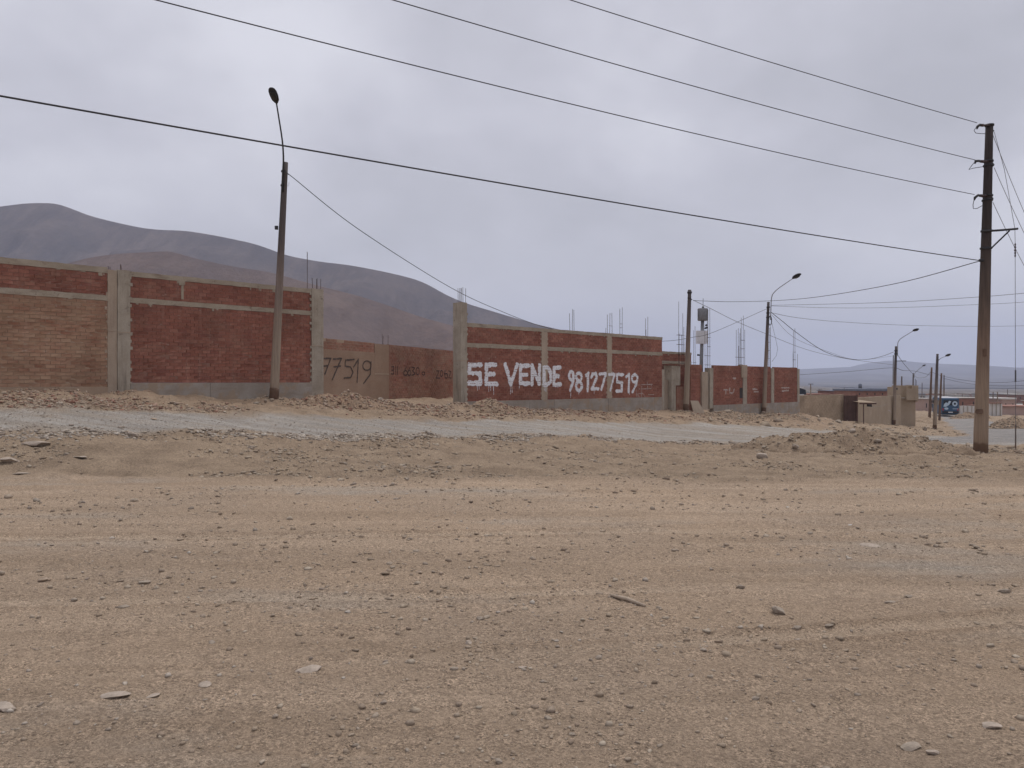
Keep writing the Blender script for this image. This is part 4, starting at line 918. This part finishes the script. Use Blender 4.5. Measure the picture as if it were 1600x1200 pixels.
pxw([(1205, 478, 50.4), (1300, 481, 50), (1400, 480.5, 49), (1500, 477, 48), (1600, 472, 47), (1750, 458, 45)], .011, 'lower thin wire leaving the curved-arm lamp to the right', WIREG)
pxw([(1207, 489, 50.4), (1250, 497, 52), (1330, 504, 55), (1450, 509, 60), (1600, 509, 65), (1800, 500, 70)], .013, 'nearly level wire above the third lamp', WIREG)
pxw([(1205, 488, 50.4), (1225, 504, 52.5), (1245, 520, 55), (1286, 548, 60), (1322, 560, 65), (1350, 562, 68.5), (1377, 557, 71.8), (1396, 550, 73.9)], .020, 'thick sagging cable between the second and third lamps')
pxw([(1206, 492, 50.4), (1240, 527, 56), (1290, 548, 62), (1340, 562, 68), (1396, 556, 73.9)], .010, 'thin slack wire beside the thick sagging cable', WIREG)
pxw([(1250, 585.5, 95), (1320, 581, 90), (1380, 575.5, 80), (1397, 575, 74)], .02, 'dark cable rising over the tan wall to the third lamp')
pxw([(1401, 575, 74), (1412, 579, 80), (1430, 580, 92), (1455, 586.5, 98)], .02, 'dark cable from the third lamp pole to the dark pole')
pxw([(1401, 552, 74), (1412, 568, 90), (1427, 585, 125)], .025, 'cable from the third lamp to the lamp behind the tower')
pxw([(1427, 585, 125), (1434, 590, 118), (1446, 589, 108), (1455, 580, 98)], .022, 'slack cable from the tower lamp up to the dark pole', WIREG)
pxw([(1455, 581, 98), (1471, 587, 105), (1500, 593, 100), (1540, 597.5, 92), (1600, 595, 84), (1700, 580, 76)], .020, 'upper of two level cables passing behind the big pole')
pxw([(1471, 590, 105), (1500, 597, 100), (1540, 602, 92), (1600, 602, 84), (1700, 592, 76)], .018, 'lower of two level cables passing behind the big pole')
# lines leaving the big pole to the right, and the guy wire
for (a, b_, lab) in (((1549, 206), (1640, 420), 'thin line falling right from the top of the big pole'), ((1553, 262), (1640, 440), 'thin line falling right from the second bracket of the big pole'), ((1551, 316), (1640, 485), 'thin line falling right from the third bracket of the big pole')):
    A = pw(*a, 26.05); B = pw(b_[0], b_[1], 33)
    span(A, B, .15, .009, lab, 1.0, WIREG, 16)
gx_ = X(1587, 26.1); gzz = gz(gx_, 26.1); tp = pw(1553, 206, 26); e1 = pw(1585.5, 357.5, 25.8); gb = Vector((gx_, 26.1, gzz-.05))
gr = empty('guy_wire', gb, 0, 'vertical guy wire strung from the bracket of the big pole to the ground', 'guy wire')
b = MB(); b.tube([tp-gb, pw(1569, 265, 25.95)-gb, e1-gb, pw(1586, 380, 25.85)-gb], .008, 5); b.build('upper_wire', WIREG, gr)
b = MB(); b.tube([pw(1586, 402, 25.85)-gb, pw(1586.5, 560, 26)-gb, Vector((0, 0, 0))], .008, 5); b.build('lower_wire', WIREG, gr)
b = MB(); q = [pw(1586, 380+k*2.2, 25.85)-gb for k in range(11)]; b.tube(q, [.012, .03, .014, .034, .014, .04, .014, .034, .014, .03, .012], 10); b.build('insulator', CERAM, gr, True)
b = MB(); b.tube([Vector((0, 0, -.1)), Vector((0, 0, .9))], .02, 6); b.build('anchor_rod', STAIN, gr)
b = MB(); b.tube([Vector((-.005, 0, 2.35)), Vector((-.005, 0, 2.75))], .022, 6); b.build('turnbuckle', DARK, gr)

# ------------------------------------------------------------------ surveillance mast behind the wall
Ym = 50.0; xm = X(1095, Ym); zm = gz(xm, Ym); mr = empty('surveillance_mast', (xm, Ym, zm), 0, 'steel mast with dark drum, white box and cameras behind the brick wall', 'mast')
om = Vector((xm, Ym, zm)); mp = lambda px, py, d=0.0: pw(px, py, Ym+d)-om
b = MB(); b.tube([Vector((0, 0, -.2)), mp(1096, 560), mp(1098, 490)], [.13, .12, .11], 12); b.build('mast_pole', STEEL, mr, True)
b = MB(); c = mp(1098, 491.5); b.tube([c-Vector((0, 0, .40)), c-Vector((0, 0, .38)), c+Vector((0, 0, .38)), c+Vector((0, 0, .40))], [.30, .315, .315, .29], 20); dm = b.build('drum_housing', STEEL, mr, True)
for k_ in range(20):
    a = k_*math.pi/10; b = MB(); b.box(-.012, .012, -.33, -.30, -.36, .36); o = b.build('drum_rib', STEEL, dm); o.location = c; o.rotation_euler = (0, 0, a)
b = MB(); b.tube([mp(1098.4, 482), mp(1098.6, 466)], .016, 5); b.build('lightning_rod', DARK, mr)
b = MB(); b.tube([mp(1098.4, 482), mp(1098.4, 479)], .07, 8); b.build('rod_base', DARK, mr)
c = mp(1096.6, 527, -.2); MB().box(-.355, .355, -.12, .10, -.42, .42, .004).build('equipment_box', WHITEP, mr).location = c
b = MB(); b.tube([mp(1099, 514), mp(1103, 512)], .02, 6); b.tube([mp(1102, 508.5), mp(1105, 507.8)], [.05, .07], 8); b.tube([mp(1101.5, 513), mp(1105.5, 511.5)], [.05, .07], 8); b.build('camera', DARK, mr, True)
b = MB(); b.tube([mp(1089.5, 554.5), mp(1092.5, 554.8), mp(1095, 556)], [.06, .05, .03], 8); b.build('camera', DARK, mr, True)

# ------------------------------------------------------------------ tan walls and houses at the end
TB = 'tan walls and houses at the end of the row'
def fbox(root, o, px0, px1, py0, py1, Y, dep, name, mat, j=.006, yo=0.0):
    z0, z1 = Z(py1, Y)-o.z, Z(py0, Y)-o.z; m_ = MB(); m_.gbox(X(px0, Y)-o.x, X(px1, Y)-o.x, Y-o.y-yo, Y-o.y+dep, z0, z1, .5, j); return m_.build(name, mat, root)
def fthing(name, px, py, Y, label, cat, grp=None):
    o = Vector((X(px, Y), Y, Z(py, Y))); return empty(name, o, 0, label, cat, grp), o
WG = Wall((X(1246, 60), 60), (X(1319, 64), 64), -2.7, 'tan block wall left of the rusty brown gate', group=TB)
WG.budget = 0; zt_ = WG.z((HY-617)*62/F)
WG.bricks(0, WG.len, -.5, zt_-.08, BR_TAN, MORTAR_D, single=False, pitch=(.41, .2)); WG.beam(-.02, WG.len, zt_-.08, zt_, TANW)
wbox(WG, 1246.5, 1248.5, 634, 655, -.1, .1, 'grey_stub_post', CONC)
GR, o = fthing('gate', 1330, 657, 63.5, 'dark brown ribbed metal gate between the two tan walls', 'gate')
fbox(GR, o, 1318.5, 1338, 618, 658, 63.5, .06, 'gate_leaf', GATE, .002)
for k_ in range(7): px = 1319.5+k_*2.9; fbox(GR, o, px, px+.9, 618.6, 657, 63.5, .0, 'gate_rib', GATE, 0, .04)
fbox(GR, o, 1338.2, 1340.5, 617, 658, 63.4, .12, 'gate_post', GATE, .003)
WH = Wall((X(1340.5, 65), 65), (X(1408, 77), 77), -3.4, 'tan plastered wall behind the small awning and third lamp', group=TB)
zt_ = WH.z((HY-619.5)*70/F); b = MB(); b.gbox(0, WH.len, 0, .2, -.8, zt_, .6, .012); b.build('wall_panel', TANW, WH.root)
WH.paint([[(1362, 636), (1375, 635), (1388, 631)]], .05, CONC, 'plaster_crack', .05, joint=0); WH.paint([[(1388, 641), (1391, 642), (1392, 645)]], .12, CHALK, 'pale_patch', .06, joint=0)
AW, o = fthing('awning', 1349.5, 661, 62.5, 'small corrugated awning on one dark post against the tan wall', 'awning')
b = MB()
for k_ in range(16):
    a = X(1341+k_*1.62, 62.5)-o.x; b.add([(a, -.3, Z(628.5+k_*.06, 62.5)-o.z), (a+.088, -.3, Z(628.5, 62.5)-o.z+.012*(-1)**k_), (a+.088, 3.4, Z(628.5, 62.5)-o.z+.012*(-1)**k_+.16), (a, 3.4, Z(628.5, 62.5)-o.z+.16)], [(0, 1, 2, 3)])
b.build('awning_sheet', TANW, AW); MB().box(X(1341, 62.5)-o.x, X(1367, 62.5)-o.x, -.28, -.2, Z(631.5, 62.5)-o.z, Z(628.9, 62.5)-o.z).build('awning_rail', GATE, AW)
b = MB(); b.tube([(0, 0, -.2), (-.01, 0, Z(630, 62.5)-o.z)], .045, 8); b.build('post', GATE, AW)
b = MB(); b.box(-.15, .18, -.12, .1, -.1, .12, .03); b.build('hanging_lamp', DARK, AW).location = (X(1357, 62.5)-o.x, -.1, Z(633.5, 62.5)-o.z)
HS, o = fthing('house', 1412, 660, 79, 'tan unfinished house with a notched corner tower', 'house', TB)
fbox(HS, o, 1404, 1430.5, 622.5, 672, 78, 7, 'house_body', TANW, .01); fbox(HS, o, 1416.5, 1435, 607, 625.5, 77.6, 3, 'tower', TANW, .01)
for a, c in ((1416.5, 1418.2), (1424.6, 1435)): fbox(HS, o, a, c, 602.3, 607.2, 77.6, 3, 'tower_upstand', TANW, .006)
fbox(HS, o, 1416.5, 1426, 601.8, 602.8, 77.6, .2, 'tower_lintel', TANW, .003)
fbox(HS, o, 1430.6, 1434.5, 625.8, 627.5, 77.8, 2.5, 'ledge', TANW, .004)
fbox(HS, o, 1398.5, 1408, 604.5, 622, 77, 1.6, 'small_tower', TANW, .008); fbox(HS, o, 1400, 1402.6, 606, 609, 76.98, .05, 'opening', OPEN, 0); fbox(HS, o, 1400, 1403.5, 620.5, 623, 76.9, .05, 'opening', OPEN, 0)
fbox(HS, o, 1405, 1414.5, 620.5, 622.4, 77.6, .6, 'parapet_slab', CONC, .01)
for px, tp in ((1430, 592), (1431.6, 594)):
    b = MB(); b.tube([pw(px, 604, 79)-o, pw(px+.2, tp, 79)-o], .02, 5); b.build('rebar', REBAR, HS)
b = MB(); b.tube([pw(1405.5, 623, 76.8)-o, pw(1405.3, 658, 76.8)-o], .05, 6); b.build('drain_pipe', CONC_T, HS)

# ------------------------------------------------------------------ far town
FB = 'far houses below the hills'
def far(px0, px1, py0, py1, Y, mat, label, roof=None, wins=0, dep=9, name='house', base_to=None, roofh=1.0, posts=0):
    r_, o = fthing(name, (px0+px1)/2, py1, Y, label, 'house' if name == 'house' else 'wall', FB)
    fbox(r_, o, px0, px1, py0, py1+6, Y, dep if name == 'house' else .3, 'wall_body', mat, .02)
    if roof: fbox(r_, o, px0-.4, px1+.4, py0-roofh, py0-.05, Y-.3, dep+.6 if name == 'house' else .5, 'roof_slab', roof, .02)
    for k_ in range(wins):
        a = px0+(px1-px0)*(k_+.5)/wins; h_ = (py1-py0)
        w_ = fbox(r_, o, a-.8, a+.8, py0+h_*.3, py0+h_*.62, Y, .02, 'window', OPEN, 0, .03)
    for k_ in range(posts):
        a = px0+(px1-px0)*(k_+.5)/posts; fbox(r_, o, a-.25, a+.25, py0-1.2, py1+2, Y, .02, 'pilaster', CONC, 0, .12)
    return r_
far(1306.5, 1335, 611.5, 619, 150, FBRICK, 'dark reddish flat-roofed house left above the tan wall', FBLUE, 3)
far(1337, 1397, 611, 621, 135, FBRICK, 'long blue-topped flat-roofed house above the tan wall', FBLUE, 5, roofh=3.2)
far(1262, 1300, 615.3, 620, 150, FBRICK, 'low dark roofline behind the tan wall', None, 2)
far(1443, 1470, 624, 645, 160, PINK, 'pale pinkish house left of the bus', FGREY, 3, roofh=1.4)
far(1434, 1444, 627, 640, 230, WHT, 'small white house beside the tan house', None, 1)
far(1496, 1546, 622.5, 640, 160, FBRICK, 'long brownish brick house behind the bus', FGREY, 3)
far(1496, 1547, 634.2, 649, 138, WHT, 'white boundary wall just right of the bus', None, 0, name='boundary_wall', posts=8)
far(1547, 1566, 630.5, 652, 130, WHT, 'white wall right of the big brown pole', FBRICK, 0, name='boundary_wall', posts=3)
far(1566, 1588, 624, 645, 160, PINK, 'pink house with flat white roof at the right', WHT, 2, roofh=2.2)
far(1560, 1640, 635.5, 655, 140, PINK, 'wide pink brick house at the right edge', FBRICK, 0)
far(1577, 1640, 634, 645, 260, PINK, 'further pink house at the right edge', WHT, 3)
far(1640, 1760, 628, 650, 170, FBRICK, 'brick house beyond the right edge', FGREY, 4)
for i, (px0, w_, py0, Y, m_, rf, lb) in enumerate((
  (1398, 16, 612.5, 330, PINK, None, 'tiny pale house on the plain behind the tan house'), (1432, 14, 616, 300, FGREY, FBLUE, 'tiny house with bluish roof right behind the tan tower'), (1450, 20, 617, 320, WHT, FBRICK, 'small white house above the pinkish house'),
  (1474, 18, 615.5, 380, FBRICK, FGREY, 'small brick house above the bus roof'), (1500, 15, 617, 330, FGREY, None, 'small grey house behind the long brick house'), (1518, 24, 615.5, 420, PINK, FGREY, 'far pinkish house left of the big pole'),
  (1548, 20, 616, 350, FGREY, FBLUE, 'far bluish-roofed house right of the big pole'), (1570, 18, 614.5, 420, WHT, None, 'far white house above the flat white roof'), (1590, 26, 617, 330, FBRICK, FGREY, 'far brick house near the right edge'), (1270, 22, 611.5, 380, FGREY, None, 'far low grey house over the tan block wall'), (1352, 26, 608.5, 420, PINK, FGREY, 'far pale house over the long blue-topped roof'))):
    far(px0, px0+w_, py0, py0+10, Y, m_, lb, rf, 3, dep=14, roofh=.8)
# small water tower over the blue-topped house
r_, o = fthing('water_tower', 1344, 612, 150, 'small framed water tower on the skyline above the blue-topped house', 'water tower')
b = MB()
for dx in (-2.6, 2.6):
    for dy in (0, .6): b.tube([pw(1344+dx, 619, 150+dy)-o, pw(1344+dx*.9, 606, 150+dy)-o], .05, 5)
b.build('tower_frame', STEEL, r_)
b = MB(); b.tube([pw(1344, 607, 150)-o, pw(1344, 600.5, 150)-o, pw(1344, 599.3, 150)-o], [.33, .33, .12], 12); b.build('tank', FBLUE, r_, True)
# truck behind the wall corner
r_, o = fthing('parked_truck', 1252, 648, 84, 'truck with a roof rack half hidden behind the brick wall corner', 'truck')
r_.location.z = Z(643, 84); o = r_.location.copy(); r_.rotation_euler = (0, 0, .0)
s_ = lambda px: X(px, 84)-o.x; zz = lambda py: Z(py, 84)-o.z
b = MB(); b.gbox(s_(1228), s_(1256), 0, 1.9, .55, zz(616), .6, .01); b.build('body', WHITEP, r_)
b = MB(); b.add([(s_(1247), 0, zz(616)), (s_(1260), 0, zz(616.5)), (s_(1259), .05, zz(609)), (s_(1249), .05, zz(606)), (s_(1247), 1.8, zz(616)), (s_(1260), 1.8, zz(616.5)), (s_(1259), 1.75, zz(609)), (s_(1249), 1.75, zz(606))], [(0, 1, 2, 3), (5, 4, 7, 6), (0, 4, 5, 1), (1, 5, 6, 2), (2, 6, 7, 3), (3, 7, 4, 0)]); b.build('cab', GLASS, r_)
MB().box(s_(1247), s_(1256), -.04, 1.85, zz(605.8), zz(604.8)).build('roof_rack', WHITEP, r_)
for a in (1232, 1251):
    b = MB(); b.tube([(s_(a), -.08, .42), (s_(a), .22, .42)], .42, 16); b.build('wheel', RUBBER, r_)

# bus
Yb = 118.0; xb = X(1485.0, Yb); zb = gz(xb, Yb)
BU = empty('bus', (xb, Yb, zb), math.radians(-21), 'blue bus with pale graphics on its rear driving away on the paved road', 'bus')
def bevbox(x0, x1, y0, y1, z0, z1, r=.12):
    rings = []
    for yy, s_ in ((y0, .93), (y0+.08, 1), (y1-.08, 1), (y1, .93)):
        cx_, cz_ = (x0+x1)/2, (z0+z1)/2; hx, hz_ = (x1-x0)/2*s_, (z1-z0)/2*s_; rg = []
        for sx, sz, a0 in ((1, 1, 0), (-1, 1, 90), (-1, -1, 180), (1, -1, 270)):
            for k_ in range(4):
                a = math.radians(a0+k_*30); rg.append((cx_+sx*(hx-r)+math.cos(a)*r, yy, cz_+sz*(hz_-r)+math.sin(a)*r))
        rings.append(rg)
    return MB().loft(rings)
bevbox(-1.17, 1.17, 0, 9.5, .42, 2.85).build('body', BUSB, BU)
MB().box(-1.0, 1.0, .2, 9, 2.85, 2.95).build('roof_pod', WHITEP, BU)
MB().box(-.95, .95, -.03, .05, 1.75, 2.55).build('rear_window', GLASS, BU)
for sx in (-1, 1): MB().box(sx*1.32-.1, sx*1.32+.1, 9.2, 9.3, 1.9, 2.3).build('mirror', DARK, BU)
MB().box(-1.1, 1.1, .1, 9.3, .28, .45).build('underbody', DARK, BU)
MB().box(-1.12, 1.12, -.10, .1, .55, .85).build('bumper', DARK, BU); MB().box(-.30, .30, -.115, -.09, .62, .76).build('number_plate', WHITEP, BU)
for sx in (-1, 1):
    MB().box(sx*1.0-.09, sx*1.0+.09, -.03, .02, .95, 1.3).build('tail_light', TAIL, BU)
    for k_ in range(6): a = .9+k_*1.4; MB().box(sx*1.165-.02, sx*1.165+.02, a, a+1.2, 1.7, 2.45).build('side_window', GLASS, BU)
    for yy in (1.9, 7.6):
        b = MB(); b.tube([(sx*1.13-.13, yy, .45), (sx*1.13+.06, yy, .45)], .45, 18); wh = b.build('wheel', RUBBER, BU)
        b = MB(); b.tube([(sx*1.13-.02, yy, .45), (sx*1.13+.075, yy, .45)], .22, 12); b.build('rim', STEEL, wh)
def disc(cx_, cz_, rx, rz, y=-.055, n=16, hole=0):
    b = MB(); o_ = [(cx_+rx*math.cos(2*math.pi*k/n), y, cz_+rz*math.sin(2*math.pi*k/n)) for k in range(n)]; i_ = [(cx_+rx*hole*math.cos(2*math.pi*k/n), y, cz_+rz*hole*math.sin(2*math.pi*k/n)) for k in range(n)]
    b.add(o_+i_, [(k, (k+1) % n, n+(k+1) % n, n+k) for k in range(n)]); return b
disc(.60, 2.0, .36, .40, hole=.45).build('pale_ring_graphic', BUSW, BU); _s = MB(); _s.add([(a_, -.055, z_) for a_, z_ in ((-.95, 1.55), (-.6, 1.5), (-.15, 1.85), (.1, 2.35), (-.2, 2.45), (-.35, 2.1), (-.62, 2.2), (-.85, 1.95))], [tuple(range(8))]); _s.build('pale_swoosh_graphic', BUSW, BU); disc(-.55, 1.25, .28, .18, hole=.0).build('pale_patch_graphic', BUSW, BU)
MB().box(.3, 1.0, -.05, -.02, 1.18, 1.26).build('lettering_strip', BUSW, BU)

# ------------------------------------------------------------------ hills
def hill(name, label, prof, R, Wf, Wb, zbase, mat, x0, x1, nx=260, ny=150, amp=.10, seed=0, gul=6.0):
    pxs, pys = zip(*prof); Xs = np.linspace(X(x0, R), X(x1, R), nx); V_ = np.linspace(-1, 1, ny)
    HX = np.interp(CX+F*Xs/R, pxs, pys); HX = (HY-HX)*R/F
    ker = np.ones(7)/7; HX = np.convolve(np.pad(HX, 3, 'edge'), ker, 'valid')
    A, B = np.meshgrid(Xs, V_, indexing='ij'); H = HX[:, None]*np.ones_like(B)
    Yv = R+np.where(B < 0, B*Wf, B*Wb)
    d = np.abs(B); prof_ = np.where(B < 0, (1-d)**1.15, np.cos(d*math.pi/2))
    nz = fbm(A/R*9+seed, Yv/R*9, 50+seed, 5); rid = 1-np.abs(fbm(A/R*gul+nz*.9+seed, Yv/R*gul*.45, 55+seed, 4))*4
    Zv = EYE+zbase+(H-zbase)*prof_+H.max()*amp*(nz*.9-(1-rid)*.45)*np.minimum(1, d*4)*np.minimum(1, (1-d)*1.3)*np.clip((H-zbase)/60, 0, 1)
    ii = np.arange(nx-1)[:, None]*ny+np.arange(ny-1)[None, :]
    me = npmesh(name, np.stack([A.ravel(), Yv.ravel(), Zv.ravel()], 1), np.stack([ii, ii+ny, ii+ny+1, ii+1], -1).reshape(-1, 4), mat)
    return tag(link(name, me), label, kind='structure')
def hill_mat(name, c0, c1, c2, sc):
    m, t, b = newmat(name); n = tnoise(t, sc, 7, .6); c = tmix(t, tramp(t, n, [(.38, 0.), (.62, 1.)]), c0, c1)
    n2 = tnoise(t, sc*.35, 5, .65); c = tmix(t, tramp(t, n2, [(.5, 0.), (.66, .7)]), c, c2); n4 = tnoise(t, 1.0, 6, .65, mapscale=(sc*2.6, sc*.45, sc*.9)); c = tmix(t, tramp(t, n4, [(.5, 0.), (.63, .42)]), c, tuple(v*1.45 for v in c1)); n5 = tnoise(t, 1.0, 5, .6, mapscale=(sc*4, sc*.7, sc*1.2)); c = tmix(t, tramp(t, n5, [(.5, 0.), (.62, .45)]), c, tuple(v*.68 for v in c0)); n3 = tnoise(t, sc*14, 5, .7); c = tmix(t, 1.0, c, tramp(t, n3, [(.3, .84), (.7, 1.14)]), 'MULTIPLY')
    setcol(t, b, c, 1.0); b.inputs['Specular IOR Level'].default_value = 0; tbump(t, b, n3, 3.0, .5); return m
HM1 = hill_mat('hill_dark_scree', (.082, .066, .062), (.118, .092, .080), (.066, .058, .058), .010)
HM2 = hill_mat('hill_brown_scree', (.135, .093, .076), (.100, .074, .066), (.165, .120, .095), .012)
HM3 = hill_mat('hill_far', (.12, .115, .12), (.15, .14, .14), (.10, .10, .105), .003)
hill('hills', 'long bare purple-brown mountain behind the brick walls',
     [(-900, 420), (-500, 372), (-200, 340), (0, 322), (35, 317), (75, 315.5), (98, 320), (130, 334), (160, 342), (205, 352), (240, 358), (285, 359), (330, 366), (380, 376), (410, 384), (445, 398), (500, 409), (540, 413), (600, 424), (640, 433), (662, 440), (700, 462), (725, 472), (770, 486), (800, 495), (840, 507), (870, 513), (930, 530), (1000, 548), (1060, 572), (1130, 605), (1300, 640)],
     1500, 700, 1200, -16, HM1, -900, 1300, 420, 220, .26, 1, 10)
hill('hills', 'lower reddish brown foothill in front of the mountain',
     [(-300, 470), (0, 432), (100, 412), (140, 402), (180, 396), (220, 393.5), (265, 391), (300, 402), (360, 415), (420, 424), (505, 448), (560, 462), (610, 478), (660, 496), (720, 512), (850, 545), (980, 590), (1040, 620), (1100, 640)],
     780, 380, 420, -16, HM2, -300, 1100, 320, 180, .26, 5, 8)
hill('hills', 'pale blue distant range beyond the houses at the right',
     [(1000, 590), (1150, 583), (1245, 577), (1300, 574.5), (1340, 573), (1362, 567), (1385, 563.5), (1412, 564), (1440, 570), (1465, 577.5), (1490, 578), (1508, 579.5), (1522, 586), (1533, 590), (1548, 585), (1568, 581.5), (1590, 582), (1620, 585), (1700, 590), (1900, 600)],
     5200, 3400, 900, -12, HM3, 1000, 1900, 640, 120, .22, 9, 14)

# ------------------------------------------------------------------ haze
HAZE_D = 2.2e-4
hm = bpy.data.materials.new('haze_air'); hm.use_nodes = True; t = hm.node_tree; t.nodes.clear()
ho = t.nodes.new('ShaderNodeOutputMaterial'); pv = t.nodes.new('ShaderNodeVolumePrincipled'); t.links.new(pv.outputs[0], ho.inputs['Volume'])
pv.inputs['Color'].default_value = (.72, .79, 1.0, 1); pv.inputs['Density'].default_value = HAZE_D; pv.inputs['Anisotropy'].default_value = 0.0
hb = MB(); hb.box(-7600, 7600, -7600, 7600, -22, 420); o = hb.build('haze', hm); tag(o, 'thin dusty haze over the whole plain', 'haze', kind='stuff')
for ob in bpy.data.objects:
    if '_top' in ob: del ob['_top']
